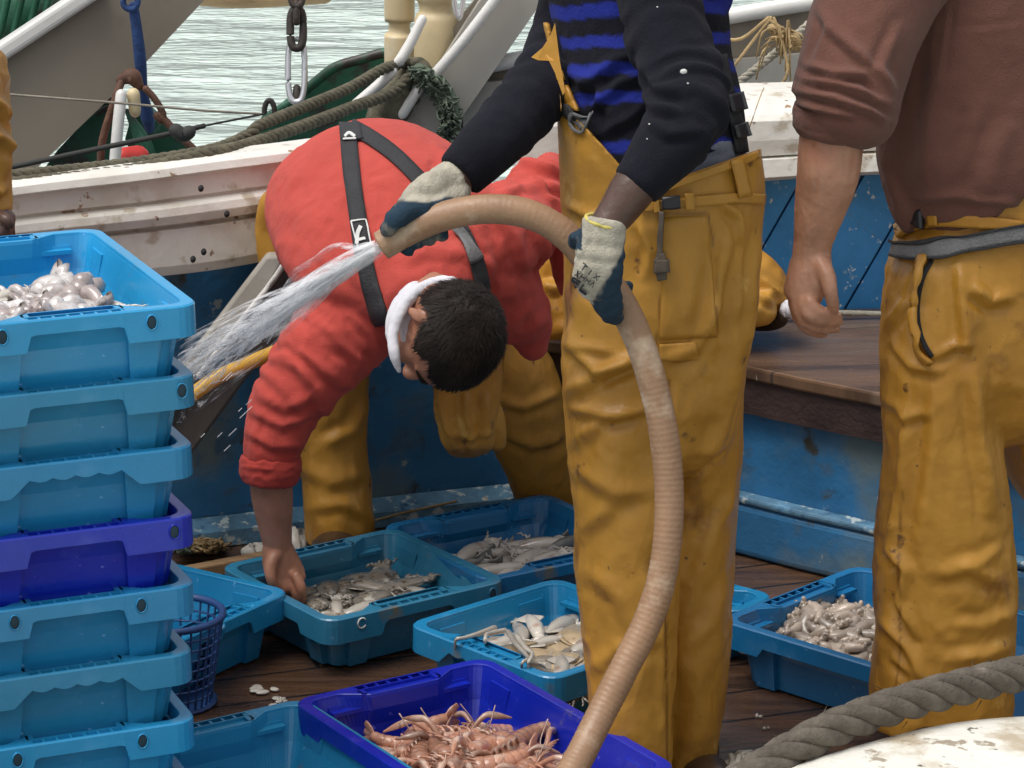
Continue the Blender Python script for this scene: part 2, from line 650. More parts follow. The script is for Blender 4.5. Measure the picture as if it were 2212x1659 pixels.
# ============================================================ materials
YEL = (0.47, 0.235, 0.036)
M('water', (0.56, 0.66, 0.60), rough=0.10, var=0.10, scale=1.0, spec=0.8, bump=1.0, bscale=1.5, bdist=0.36, bstretch=(0.62, 1.25, 1), bdetail=4)
M('deck_wood', (0.085, 0.045, 0.026), rough=0.24, spec=.6, var=0.45, scale=5, stretch=(0.5, 6, 1), rot=(0, 0, R(-20)), bump=0.25, bscale=40, bdist=0.004, rvar=0.2,
  spots=[((0.16, 0.075, 0.03), 2.0, 0.55, 0.2), ((0.03, 0.02, 0.018), 3.5, 0.58, 0.15), ((0.38, 0.33, 0.28), 30, 0.72, 0.03)])
M('platform_wood', (0.175, 0.10, 0.058), rough=0.17, var=0.2, scale=4, stretch=(0.7, 5, 1), rot=(0, 0, R(-14)), bump=0.25, bscale=30, bdist=0.004, rvar=0.12,
  spots=[((0.20, 0.165, 0.14), 1.6, 0.52, 0.25), ((0.10, 0.055, 0.032), 2.0, 0.54, 0.15), ((.4,.36,.3), 30, .70, .04)])
M('dark_edge_wood', (0.045, 0.026, 0.022), rough=0.5, var=0.4, scale=6, bump=0.4, bscale=50, spots=[((0.3, 0.27, 0.26), 30, 0.70, 0.03)])
M('white_paint', (0.74, 0.72, 0.66), rough=0.42, var=0.06, scale=4, bump=0.35, bscale=35, bdist=0.006,
  spots=[((0.5, 0.45, 0.36), 5, 0.60, 0.2), ((0.30, 0.17, 0.09), 9, 0.635, 0.015), ((0.20, 0.12, 0.07), 24, 0.665, 0.02), ((0.50, 0.44, 0.35), 13, 0.58, 0.08), ((0.50, 0.42, 0.31), 3.0, 0.62, 0.18)])
M('white_wood', (0.78, 0.76, 0.68), rough=0.45, var=0.06, scale=6, bump=0.5, bscale=40, bdist=0.006,
  spots=[((0.50, 0.42, 0.31), 7, 0.53, 0.10), ((0.25, 0.11, 0.05), 14, 0.66, 0.03), ((0.12, 0.1, 0.08), 38, 0.645, 0.04), ((0.36, 0.30, 0.23), 20, 0.62, 0.04)])
M('blue_paint', (0.05, 0.29, 0.64), rough=0.4, var=0.25, scale=4, bump=0.3, bscale=45, bdist=0.005, rvar=0.1,
  spots=[((0.16, 0.2, 0.19), 9, 0.60, 0.08), ((0.09, 0.075, 0.05), 12, 0.66, 0.03), ((0.66, 0.74, 0.76), 42, 0.625, 0.03), ((0.40, 0.55, 0.62), 16, 0.62, 0.06), ((0.05, 0.10, 0.16), 7, 0.62, 0.1)])
M('blue_hull_worn', (0.034, 0.175, 0.37), rough=0.45, var=0.4, scale=3, bump=0.35, bscale=45, bdist=0.006, rvar=0.12,
  spots=[((0.14, 0.20, 0.22), 4, 0.46, 0.16), ((0.06, 0.055, 0.04), 8, 0.60, 0.06), ((0.33, 0.40, 0.42), 20, 0.665, 0.02), ((0.06, 0.14, 0.24), 13, .58, .1)])
M('blue_scuffed', (0.10, 0.22, 0.33), rough=0.5, var=0.4, scale=12, bump=0.4, bscale=60, spots=[((0.45, 0.52, 0.53), 28, 0.56, 0.05), ((0.02, 0.09, 0.2), 14, 0.55, 0.08)])
M('dark_gap', (0.012, 0.012, 0.014), rough=0.8)
M('grey_steel', (0.37, 0.35, 0.31), rough=0.5, var=0.12, scale=2.5, bump=0.1, bscale=60, bdist=0.003,
  spots=[((0.17, 0.13, 0.09), 2.2, 0.56, 0.2), ((0.12, 0.06, 0.03), 18, 0.71, 0.03)])
M('wet_brown_wood', (0.075, 0.06, 0.05), rough=.35, var=.3, scale=8, stretch=(1, 1, .3), bump=.3, bscale=40, spots=[((.22,.19,.17), 12, .6, .1)])
M('brown_steel', (0.235, 0.20, 0.155), rough=0.55, var=0.15, scale=2, bump=0.1, bscale=70, bdist=0.003,
  spots=[((0.10, 0.08, 0.06), 3, 0.54, 0.2), ((0.09, 0.045, 0.025), 14, 0.70, 0.03)])
M('pale_steel', (0.66, 0.65, 0.62), rough=0.38, var=0.08, scale=6, bump=0.1, bscale=50, spots=[((0.32, 0.18, 0.09), 16, 0.70, 0.04)])
M('bright_metal', (0.72, 0.72, 0.74), rough=0.3, metal=0.75, var=0.08)
M('rust', (0.11, 0.05, 0.03), rough=0.75, var=0.4, scale=14, bump=0.4, bscale=60)
M('dark_iron', (0.045, 0.036, 0.03), rough=0.6, var=0.35, scale=20, bump=0.3, bscale=60, spots=[((0.12, 0.06, 0.03), 18, 0.6, 0.1)])
M('green_paint', (0.014, 0.095, 0.05), rough=0.45, var=0.3, scale=6, bump=0.25, bscale=40, spots=[((0.035, 0.026, 0.02), 9, 0.52, 0.08), ((0.06, 0.18, 0.12), 12, 0.62, 0.05)])
M('cream_plastic', (0.58, 0.47, 0.28), rough=0.45, var=0.12, scale=5, bump=0.15, bscale=25, spots=[((0.35, 0.22, 0.09), 4, 0.56, 0.2), ((0.7, 0.68, 0.62), 5, 0.6, 0.15)])
M('green_rope', (0.115, 0.105, 0.07), rough=0.9, var=0.35, scale=40, bump=0.8, bscale=180, bdist=0.004)
M('frayed_green', (0.14, 0.18, 0.13), rough=0.95, var=0.35, scale=40, bump=0.8, bscale=150)
M('grey_rope', (0.105, 0.088, 0.068), rough=0.9, var=0.35, scale=35, bump=0.8, bscale=160, bdist=0.004, spots=[((0.27, 0.23, 0.19), 12, 0.58, 0.1), ((0.07, 0.06, 0.05), 9, 0.6, 0.1)])
M('pale_rope', (0.42, 0.39, 0.32), rough=0.9, var=0.25, scale=40, bump=0.7, bscale=160)
M('twine', (0.42, 0.30, 0.15), rough=0.9, var=0.35, scale=25, bump=0.5, bscale=120)
M('wire', (0.22, 0.19, 0.15), rough=0.6, var=0.3, scale=30)
M('black_cord', (0.03, 0.03, 0.028), rough=0.8)
M('blue_webbing', (0.02, 0.055, 0.17), rough=0.8, var=0.3, scale=30, bump=0.4, bscale=120)
M('red_plastic', (0.75, 0.06, 0.05), rough=0.4)
M('tan_wood', (0.36, 0.23, 0.12), rough=0.6, var=0.3, scale=8, stretch=(1, 9, 1), bump=0.3, bscale=40)

# ============================================================ water and deck
me = me_from([(-160, -20, -0.75), (160, -20, -0.75), (160, 420, -0.75), (-160, 420, -0.75)], [(0, 1, 2, 3)])
tag(link('water', me, MATS['water'], smooth=False), 'pale green rippled harbour water beyond the boat', None, None, 'structure')

dg_ = bpy.data.materials['deck_wood']
t = dg_.node_tree      # plank seams cut into the deck wood
def seams(matname, ang, wdt, seam_col, sw=0.035, length=3.0):
    t = bpy.data.materials[matname].node_tree
    n = t.nodes; L = t.links.new
    tc = n.new('ShaderNodeTexCoord'); mp = n.new('ShaderNodeMapping'); mp.inputs['Rotation'].default_value = ang
    L(tc.outputs['Object'], mp.inputs['Vector'])
    br = n.new('ShaderNodeTexBrick')
    br.inputs['Scale'].default_value = 1.0
    br.inputs['Brick Width'].default_value = length
    br.inputs['Row Height'].default_value = wdt
    br.inputs['Mortar Size'].default_value = wdt * sw
    br.inputs['Mortar Smooth'].default_value = 0.3
    br.inputs['Color1'].default_value = (0.75, 0.75, 0.75, 1); br.inputs['Color2'].default_value = (1.15, 1.15, 1.15, 1); br.inputs['Mortar'].default_value = (1, 1, 1, 1)
    L(mp.outputs[0], br.inputs['Vector'])
    b = n['Principled BSDF']
    src = b.inputs['Base Color'].links[0].from_socket
    mu = n.new('ShaderNodeMix'); mu.data_type = 'RGBA'; mu.blend_type = 'MULTIPLY'; mu.inputs[0].default_value = 1.0
    L(src, mu.inputs[6]); L(br.outputs['Color'], mu.inputs[7])
    mx = n.new('ShaderNodeMix'); mx.data_type = 'RGBA'
    L(br.outputs['Fac'], mx.inputs[0]); L(mu.outputs[2], mx.inputs[6]); mx.inputs[7].default_value = (*seam_col, 1)
    L(mx.outputs[2], b.inputs['Base Color'])
seams('deck_wood', (0, 0, R(-20)), 0.13, (0.012, 0.009, 0.008))
seams('platform_wood', (0, 0, R(-14)), 0.30, (0.06, 0.04, 0.03), 0.012)

bm = bmesh.new()
vs = [bm.verts.new(p) for p in ((-3.6, 3.5, 0), (3.6, 3.5, 0), (3.6, 7.2, 0), (-3.6, 7.2, 0), (-3.6, 3.5, -0.12), (3.6, 3.5, -0.12), (3.6, 7.2, -0.12), (-3.6, 7.2, -0.12))]
for f in ((0, 1, 2, 3), (7, 6, 5, 4), (0, 4, 5, 1), (1, 5, 6, 2), (2, 6, 7, 3), (3, 7, 4, 0)): bm.faces.new([vs[i] for i in f])
tag(link('deck', me_bm(bm), MATS['deck_wood'], smooth=False), 'wet dark brown plank deck under the crates', None, None, 'structure')

# ============================================================ the far bulwark of the boat
bul = empty('boat_bulwark', U(560, 1150, 6.22))
tag(bul, 'worn blue planked bulwark with a chunky white rail along the far side of the deck', 'bulwark')
BASE = [(-3.2, 5.35), (-1.9, 5.72), (-1.2, 5.95), (-0.55, 6.22), (0.1, 6.45), (0.7, 6.56), (1.6, 6.62), (3.2, 6.62)]
BZ = [0.60, 0.62, 0.63, 0.65, 0.72, 0.76, 0.80, 0.86]
BQ = catmull([np.array((*p, z)) for p, z in zip(BASE, BZ)], 6)
def bul_profile(i):
    x, y, z = BQ[i]
    return [Vector((x, y, -0.11)), Vector((x, y, z)), Vector((x - .03, y + .12, z)), Vector((x - .03, y + .12, -0.5))]
link('hull_planking', fix(me_from(*sweep(bul_profile, len(BQ)))), MATS['blue_hull_worn'], bul, smooth=False)
def kerb_profile(i):
    x, y, z = BQ[i]
    return [Vector((x + .012, y - .07, 0.002)), Vector((x + .012, y - .065, .035)), Vector((x, y - .004, .05)), Vector((x, y - .004, 0.002))]
link('waterway_board', fix(me_from(*sweep(kerb_profile, len(BQ)))), MATS['blue_scuffed'], bul, smooth=False)
# right-hand planking, sky blue, diagonal boards laid on the hull above the platform
boards = []
for k in range(13):
    x0 = 0.20 + k * 0.135
    pl = []
    for (dx, z) in ((0, .40), (.128, .40), (.128 + .19, .745), (.19, .745)):
        x = x0 + dx
        y = np.interp(x, [b[0] for b in BQ], [b[1] for b in BQ]) - .012 - .004 * (k % 2)
        pl.append(Vector((x, y, z)))
    A = [tuple(p) for p in pl]; B = [tuple(p + Vector((0, .012, 0))) for p in pl]
    boards.append((np.array(A + B), [(0, 1, 2, 3), (7, 6, 5, 4), (0, 4, 5, 1), (1, 5, 6, 2), (2, 6, 7, 3), (3, 7, 4, 0)]))
obj('blue_boarding', boards, MATS['blue_paint'], bul, smooth=False)

# white rails: profile (offset towards the viewer, height), read off the photograph along each rail
def rail(name, st, prof):
    def fn(i):
        (px, pyt, pyb, D) = st[i]
        T, B = U(px, pyt, D), U(px, pyb, D)
        o = []
        for (f, b) in prof:
            p = B + (T - B) * f
            o.append(p + Vector((0, b, 0)))
        return o
    m = link(name, fix(me_from(*sweep(fn, len(st)))), MATS['white_paint'], bul, smooth=False)
    bv = m.modifiers.new('b', 'BEVEL'); bv.width = 0.012; bv.segments = 3; bv.limit_method = 'ANGLE'; bv.angle_limit = R(20)
    return m
def dense(st, k=8):
    return [tuple(p) for p in catmull([np.array(s, float) for s in st], k)]
SL = dense([(-420, 452, 640, 5.60), (-100, 421, 640, 5.74), (100, 396, 625, 5.86), (300, 373, 608, 5.95), (450, 352, 592, 6.02), (580, 336, 570, 6.08), (700, 320, 548, 6.16), (760, 312, 536, 6.2)])
rail('white_rail', SL, [(1.0, .002), (.93, -.006), (.915, .006), (.895, .014), (.72, .010), (.70, .022), (.685, .022), (.675, -.002), (.65, -.012), (.58, -.018), (.50, -.012), (.475, .016), (.455, .016), (.445, -.004), (.12, -.010), (.03, .0), (0, .03), (0, .16), (.99, .12), (1.03, .10), (1.03, .03)])
SR = dense([(1112, 300, 500, 6.30), (1122, 270, 500, 6.28), (1150, 256, 490, 6.28), (1200, 253, 455, 6.29), (1300, 252, 425, 6.34), (1620, 248, 396, 6.40), (1880, 240, 380, 6.42), (2250, 232, 370, 6.42), (2500, 225, 362, 6.42)])
rail('white_rail', SR, [(.98, .012), (.9, .0), (.62, -.004), (.385, .0), (.375, .02), (.355, .02), (.345, -.008), (.08, -.014), (0, .01), (0, .14), (.9, .30), (1.14, .28), (1.16, .14), (1.08, .04)])
# bolt holes in the left rail
for x, y, D in ((434, 407, 6.0), (490, 462, 6.0), (440, 544, 5.96), (417, 560, 5.95)):
    obj('bolt_hole', [ball(U(x, y, D - .02), (0.006, 0.012, 0.007), 10)], MATS['dark_gap'], bul)

# ============================================================ raised platform on the right
pf = empty('raised_platform', UZ(1588, 1190, 0))
tag(pf, 'low wet wooden platform with a dark edge and blue front at the right', 'platform')
ZT = 0.42
fe = [U(1180, 693, 6.27), U(1400, 735, 6.18), U(1602, 779, 6.06), U(1730, 812, 5.96), U(1905, 858, 5.84), U(2080, 915, 5.72), U(2420, 1030, 5.5), U(2900, 1220, 5.2)]
fe = [Vector((p.x, p.y, 0)) for p in fe]
def back_y(x): return np.interp(x, [b[0] for b in BQ], [b[1] for b in BQ]) - .018
def plate(zb, zt, inset, name, mat, backoff=0.0, depth=None):
    rows = []
    for p in fe:
        by = back_y(p.x) - backoff
        y0 = p.y + inset
        y1 = by if depth is None else y0 + depth
        rows.append([Vector((p.x, y0, zb)), Vector((p.x, y0, zt)), Vector((p.x, y1, zt)), Vector((p.x, y1, zb))])
    V, Fc = sweep(lambda i: rows[i], len(rows))
    o = link(name, fix(me_from(V, Fc)), mat, pf, smooth=False)
    return o
tp = plate(ZT - .03, ZT, 0.0, 'platform_top', MATS['platform_wood'])
bv = tp.modifiers.new('b', 'BEVEL'); bv.width = .006; bv.segments = 2
plate(ZT - .105, ZT - .031, 0.012, 'edge_beam', MATS['dark_edge_wood'], depth=.06)
plate(0.0, ZT - .106, 0.05, 'front_panel', MATS['blue_hull_worn'], depth=.03)
bv = plate(0.002, .118, 0.0, 'kick_board', MATS['blue_hull_worn'], depth=.049)
m = bv.modifiers.new('b', 'BEVEL'); m.width = .015; m.segments = 3

lg = plate(.1185, .135, -.003, 'worn_ledge', MATS['blue_scuffed'], depth=.052)
m = lg.modifiers.new('b', 'BEVEL'); m.width = .006; m.segments = 2
# batten along the foot of the planking, small white rope end
bt = obj('batten', [tube([U(1690, 684, 6.42), U(1800, 676, 6.44), U(1905, 678, 6.45), U(2000, 680, 6.45)], .006)], MATS['pale_rope'])
tag(bt, 'thin pale batten lying along the foot of the blue planking on the platform', 'batten')

# ============================================================ leaning wooden beam at the left
lb = empty('leaning_beam', UZ(330, 1200, 0))
tag(lb, 'weathered grey beam leaning on the bulwark behind the crate stack', 'beam')
def beam(poly, Da, Db, thick, name, mat):
    V, Fc = slab(poly, None, thick, lambda x, y: Da + (Db - Da) * (y - 560) / 600)
    o = link(name, fix(me_from(V, Fc)), mat, lb, smooth=False)
    b_ = o.modifiers.new('b', 'BEVEL'); b_.width = .006; b_.segments = 2
beam([(575, 553), (618, 553), (586, 612), (520, 695), (430, 812), (330, 940), (290, 925)], 5.93, 5.85, .05, 'grey_flange', MATS['grey_steel'])
beam([(619, 558), (664, 600), (592, 740), (512, 846), (425, 966), (340, 1080), (290, 1050), (332, 942)], 5.955, 5.87, .04, 'brown_web', MATS['wet_brown_wood'])
obj('pale_edge', [tube([U(620, 560, 5.915), U(586, 611, 5.91), U(520, 694, 5.9), U(430, 811, 5.88)], .006)], MATS['pale_steel'], lb)

# ============================================================ beyond the bulwark
def plain(name, shapes, mat, label, cat, smooth=True, group=None):
    return tag(obj(name, shapes, MATS[mat], None, smooth), label, cat, group)

td = empty('trawl_door', U(150, 300, 6.9))
tag(td, 'huge brown steel trawl door with a pale top rail at the upper left', 'trawl door')
o = link('door_plate', fix(me_from(*slab([(-420, 385), (215, -30), (520, -60), (470, -30), (312, 138), (279, 172), (78, 365), (22, 372), (-300, 560)], 6.9, .07))), MATS['brown_steel'], td, smooth=False)
o = link('top_rail', fix(me_from(*slab([(-420, 372), (205, -42), (228, -12), (-420, 418)], 6.86, .16))), MATS['pale_steel'], td, smooth=False)
b_ = o.modifiers.new('b', 'BEVEL'); b_.width = .012; b_.segments = 3
plain('blue_strap', [tube([U(288, 14, 6.82), U(295, 60, 6.82), U(303, 130, 6.83), U(308, 200, 6.86), U(318, 250, 6.88), U(324, 278, 6.9)], [.012, .013, .014, .013, .016, .012]),
      tube([U(282 + 16 * math.cos(a), 4 + 16 * math.sin(a), 6.8) for a in np.linspace(0, 6.28, 14)], .007)], 'blue_webbing',
      'blue webbing strap hanging from a ring in front of the brown trawl door', 'strap')
plain('white_pipe', [tube([U(262, 205, 6.7), U(255, 270, 6.68), U(247, 366, 6.66)], .013, n=12)], 'pale_steel', 'short white pipe with a rusty top beside the green frame', 'pipe')
plain('rusty_hanger', [tube([U(266, 168, 6.76), U(252, 205, 6.74), U(222, 300, 6.74), U(217, 360, 6.74)], .009),
                       tube([U(315, 192, 6.75), U(335, 215, 6.75), U(352, 245, 6.75), U(350, 262, 6.75), U(338, 250, 6.75)], .008),
                       tube([U(345, 248, 6.75), U(395, 300, 6.75), U(450, 352, 6.75)], .009),
                       tube([U(262, 172, 6.76), U(285, 165, 6.76), U(300, 185, 6.76)], [.012, .02, .012])], 'rust', 'rusty bent iron hanger under the trawl door', 'hanger')
plain('float_line', [tube([U(288, 205, 6.72), U(292, 240, 6.72)], [.016, .014])], 'cream_plastic', 'small cream float tied beside the blue strap', 'float')
gf = [slab([(175, 270), (240, 205), (258, 360), (90, 372), (120, 330)], 7.0, .04), slab([(295, 210), (345, 260), (430, 335), (300, 372), (270, 300)], 7.02, .05),
      tube([U(180, 262, 6.98), U(232, 234, 6.98)], .008), tube([U(275, 240, 6.96), U(310, 310, 6.96), U(325, 365, 6.96)], [.006, .02, .022])]
plain('steel_frame', gf, 'green_paint', 'dark green steel frame below the brown trawl door', 'frame', smooth=False)
plain('red_cap', [tube([U(264, 343, 6.72), U(298, 338, 6.74)], .026, n=14)], 'red_plastic', 'round red cap low behind the white rail', 'cap')
plain('net_drum', [slab([(-20, -60), (150, -40), (160, 30), (40, 100), (-20, 130)], 7.25, .2)] + [tube([U(x, -20, 7.2), U(x - 24, 90, 7.2)], .01) for x in (20, 50, 82, 110)], 'green_paint', 'dark green netting drum behind the pale rail in the top left corner', 'drum')
plain('tan_wire', [tube([U(-60, 196, 6.62), U(8, 203, 6.62), U(250, 222, 6.62), U(430, 238, 6.64), U(565, 246, 6.68)], .0028, n=6)], 'wire', 'thin tan wire stretched across the trawl door', 'wire')
plain('black_cord', [tube([U(20, 362, 6.6), U(180, 328, 6.6), U(385, 285, 6.62), U(440, 272, 6.64)], .006, n=6), tube([U(440, 272, 6.64), U(570, 246, 6.68)], .0025, n=6), tube([U(380, 282, 6.6), U(395, 292, 6.6), U(408, 286, 6.6)], .016, n=8)], 'black_cord',
      'knotted black cord running over the white pipe', 'cord')

gd = empty('green_trawl_door', U(750, 300, 7.1))
tag(gd, 'green steel trawl door with a raised rim behind the two ropes', 'trawl door')
link('door_plate', fix(me_from(*slab([(560, 262), (610, 235), (722, 148), (835, 118), (960, 110), (960, 320), (760, 330), (600, 345), (480, 360)], 7.1, .05))), MATS['green_paint'], gd, smooth=False)
obj('rim', [tube([U(575, 255, 7.07), U(612, 232, 7.07), U(680, 178, 7.07), U(724, 145, 7.07), U(780, 128, 7.07), U(840, 112, 7.07), U(940, 106, 7.07)], .012)], MATS['green_paint'], gd)
tor = [U(582 + 11 * math.cos(a), 243 - 26 * abs(math.sin(a)) * (1 if math.sin(a) > 0 else 0), 6.98) for a in np.linspace(0, math.pi, 10)]
plain('shackle', [tube(tor, .0065)], 'dark_iron', 'small dark shackle standing on the rim of the green trawl door', 'shackle')

# hanging chain
ch = empty('hanging_chain', U(640, 90, 7.0))
tag(ch, 'hanging chain of dark links ending in one long bright link', 'chain')
def chain_link(c, hx, hy, r, mat, flat=False):
    pts = []
    for a in np.linspace(0, 2 * math.pi, 25):
        sx, sy = math.cos(a), math.sin(a)
        ex = np.sign(sx) * abs(sx) ** 0.7 * hx; ey = np.sign(sy) * abs(sy) ** 0.7 * hy
        k = mpp(*c, 7.0)
        p = U(c[0], c[1], 7.0)
        pts.append(p + (Vector((0, ex * k, 0)) if flat else Vector((ex * k, 0, 0))) + UPV * (ey * k))
    obj('link', [tube(pts, r)], mat, ch)
chain_link((641, -25), 13, 38, .0085, MATS['dark_iron'])
chain_link((641, 18), 11, 30, .0085, MATS['dark_iron'], True)
chain_link((641, 62), 14, 42, .0095, MATS['dark_iron'])
chain_link((640, 152), 18, 68, .0075, MATS['bright_metal'])
chain_link((641, 212), 10, 22, .009, MATS['dark_iron'], True)

# ropes from the rail up to the bollard
P1r = [(-40, 386), (24, 380), (256, 356), (450, 325), (531, 294), (560, 272), (655, 232), (755, 190), (826, 150), (880, 135)]
P2r = [(-40, 402), (24, 395), (256, 370), (450, 330), (531, 312), (660, 268), (755, 232), (850, 195), (905, 135)]
plain('mooring_rope', rope_shape([U(x, y, np.interp(x, [-40, 256, 450, 560, 830, 900], [5.86, 6.02, 6.11, 6.25, 6.8, 6.9])) for x, y in P1r], .0125, fuzz=.4), 'green_rope', 'upper of the two olive twisted ropes rising to the bollard', 'rope')
plain('mooring_rope', rope_shape([U(x, y + 2, np.interp(x, [-40, 256, 450, 560, 830, 910], [5.83, 5.99, 6.07, 6.2, 6.75, 6.88])) for x, y in P2r], .0135, fuzz=.4), 'green_rope', 'lower of the two olive twisted ropes lying on the white rail', 'rope')
plain('curved_tube', [tube([U(912, 42, 6.86), U(878, 108, 6.84), U(838, 164, 6.82), U(768, 226, 6.8)], [.011, .0125, .0125, .012], n=12)], 'pale_steel', 'white bent steel tube over the ropes', 'tube')
kn = [tube([U(900 + 26 * math.cos(a), 175 + 40 * math.sin(a), 6.9 + .05 * math.sin(a * 2)) for a in np.linspace(k, k + 5.5, 14)], .014) for k in (0, 1.3, 2.9)]
plain('rope_lashing', kn + [tube([U(880, 150, 6.9), U(850, 220, 6.88), U(825, 260, 6.88)], [.03, .05, .04])], 'green_rope', 'knotted lashing of olive rope round the foot of the bollard', 'lashing')
fr = [tube([U(905, 150, 6.84), U(940, 178, 6.84), U(965, 215, 6.84), U(978, 262, 6.84), U(966, 290, 6.86)], [.015, .022, .024, .02, .012])]
for _ in range(170):
    t_ = rnd.random(); i = min(3, int(t_ * 4)); q = [(905, 150), (940, 178), (965, 215), (978, 262), (966, 290)]
    x = q[i][0] + (q[i + 1][0] - q[i][0]) * (t_ * 4 - i); y = q[i][1] + (q[i + 1][1] - q[i][1]) * (t_ * 4 - i)
    fr.append(tube([U(x, y, 6.83), U(x + rnd.uniform(-26, 26), y + rnd.uniform(-16, 26), 6.8 + rnd.uniform(-.03, .05)), U(x + rnd.uniform(-30, 30), y + rnd.uniform(-10, 40), 6.83)], .0025, n=4, sub=3))
plain('frayed_rope_end', fr, 'frayed_green', 'frayed grey green rope end hanging beside the grey gantry leg', 'rope')

# cream bollards
def lathe(axis_top, prof, n=24):
    """prof: (py, half width px) read at D"""
    x0, D = axis_top
    return loft([(U(x0, y, D), hw * mpp(x0, y, D)) for y, hw in prof], n=n, sub=2, caps=(.05, .05))
plain('cream_bollard', [lathe((863, 7.05), [(-60, 33), (36, 33), (44, 30), (50, 24), (66, 24), (74, 30), (80, 33), (160, 33), (300, 33)])], 'cream_plastic', 'plain cream bollard with a narrow white groove', 'bollard')
plain('cream_bollard', [lathe((942, 7.0), [(-60, 48), (-8, 46), (4, 40), (14, 37), (26, 38), (42, 47), (120, 48), (180, 44), (230, 40), (300, 40)])], 'cream_plastic', 'wider waisted cream bollard beside the gantry leg', 'bollard')
plain('gantry_plate', [slab([(1000, 30), (1060, -40), (1110, -40), (900, 240), (865, 290), (820, 290)], 6.97, .03)], 'brown_steel', 'narrow brown plate between the cream bollard and the gantry leg', 'plate', smooth=False)

# gantry leg
gl = empty('gantry', U(950, 280, 6.85))
tag(gl, 'slanting grey steel gantry leg edged with a white tube', 'gantry')
o = link('leg_face', fix(me_from(*slab([(1064, -40), (1215, -60), (1000, 250), (985, 330), (870, 330), (868, 268)], 6.88, .06))), MATS['grey_steel'], gl, smooth=False)
obj('edge_tube', [tube([U(1108, -50, 6.84), U(1000, 90, 6.84), U(935, 165, 6.84)], .0125, n=12), tube([U(904, 192, 6.84), U(870, 246, 6.84)], .012, n=12)], MATS['pale_steel'], gl)
plain('hanging_shackle', [tube([U(x + 1000, y, 6.9) for x, y in ((-20, -10), (-16, 20), (-8, 40), (-2, 20), (2, -10))], .006)], 'bright_metal', 'bright shackle beside the top of the gantry leg', 'shackle')

# wash board above the rail on the right, with a round capping
wb = empty('wash_board', U(1500, 180, 6.9))
tag(wb, 'grey weathered wash board with a pale capping behind the white rail', 'wash board')
link('board', fix(me_from(*slab([(985, 150), (1200, 112), (1600, 30), (2000, -30), (2600, -120), (2600, 320), (980, 320)], 6.95, .05))), MATS['brown_steel'], wb, smooth=False)
obj('capping', [tube([U(1020, 148, 6.93), U(1200, 112, 6.93), U(1560, 38, 6.93), U(1760, 4, 6.93), U(2000, -38, 6.93)], .019, n=14)], MATS['pale_steel'], wb)
obj('lower_plank', [slab([(1000, 182), (1600, 128), (2000, 92), (2000, 250), (1000, 290)], 6.925, .02)], MATS['grey_steel'], wb, smooth=False)
plain('lashing_rope', rope_shape([U(1585, 186, 6.8), U(1650, 135, 6.8), U(1702, 92, 6.82), U(1760, 40, 6.84), U(1800, 0, 6.86)], .0095, fuzz=.8), 'pale_rope', 'pale twisted rope slanting up across the wash board', 'rope')
kt = []
for _ in range(24):
    a = rnd.uniform(0, 6.28); l = rnd.uniform(15, 80)
    x0, y0 = 1690 + rnd.uniform(-22, 25), 78 + rnd.uniform(-18, 25)
    kt.append(tube([U(x0, y0, 6.78), U(x0 + math.cos(a) * l * .5, y0 + math.sin(a) * l * .4 - 4, 6.75), U(x0 + math.cos(a) * l * .8, y0 + abs(math.sin(a)) * l * .7 + rnd.uniform(0, 45), 6.78)], .0022, n=5, sub=3))
for q in (((1660, 38), (1600, 84), (1545, 80)), ((1665, 38), (1625, 90), (1580, 150)), ((1672, 40), (1690, 90), (1702, 150), (1688, 185)), ((1660, 40), (1700, 70), (1740, 100))):
    kt.append(tube([U(x, y, 6.76) for x, y in q], .004, n=6))
kt.append(tube([U(1668, 62, 6.79), U(1700, 85, 6.79), U(1722, 100, 6.79)], [.012, .022, .014]))
plain('frayed_knot', kt, 'twine', 'frayed straw coloured knot hanging on the pale rope', 'knot')
plain('hanging_thread', [tube([U(1650, 190, 6.5), U(1640, 215, 6.18), U(1610, 300, 6.2), U(1585, 350, 6.2)], .0012, n=5)], 'twine', 'thin thread hanging over the white rail', 'thread')
plain('wooden_spar', [tube([U(380, -14, 9.5), U(520, -2, 9.5), U(700, -12, 9.5)], .03, n=10)], 'tan_wood', 'brown wooden spar crossing above the water at the top edge', 'spar')
# ============================================================ fish crates
def plastic(name, c, dirt=(0.10, 0.12, 0.11)):
    return M(name, c, rough=0.26, var=0.12, scale=3, bump=0.12, bscale=50, bdist=0.002, rvar=0.1, spec=0.65,
             spots=[(tuple(x * .45 + y * .55 for x, y in zip(c, dirt)), 4, 0.62, 0.2), ((0.03, 0.04, 0.05), 38, 0.72, 0.03), (tuple(min(1, x * 1.1 + .05) for x in c), 9, 0.60, 0.25), (tuple(min(1, x * 1.2 + .16) for x in c), 60, 0.68, 0.03), ((0.16, 0.15, 0.11), 6, 0.655, 0.08)])
plastic('sky_blue_plastic', (0.018, 0.285, 0.56))
plastic('mid_blue_plastic', (0.013, 0.215, 0.44))
plastic('teal_plastic', (0.018, 0.215, 0.40))
plastic('dull_teal_plastic', (0.028, 0.18, 0.31))
plastic('deep_blue_plastic', (0.012, 0.145, 0.34))
plastic('ultramarine_plastic', (0.006, 0.020, 0.40), (0.03, 0.03, 0.2))
M('hole_shade', (0.015, 0.04, 0.06), rough=0.8)

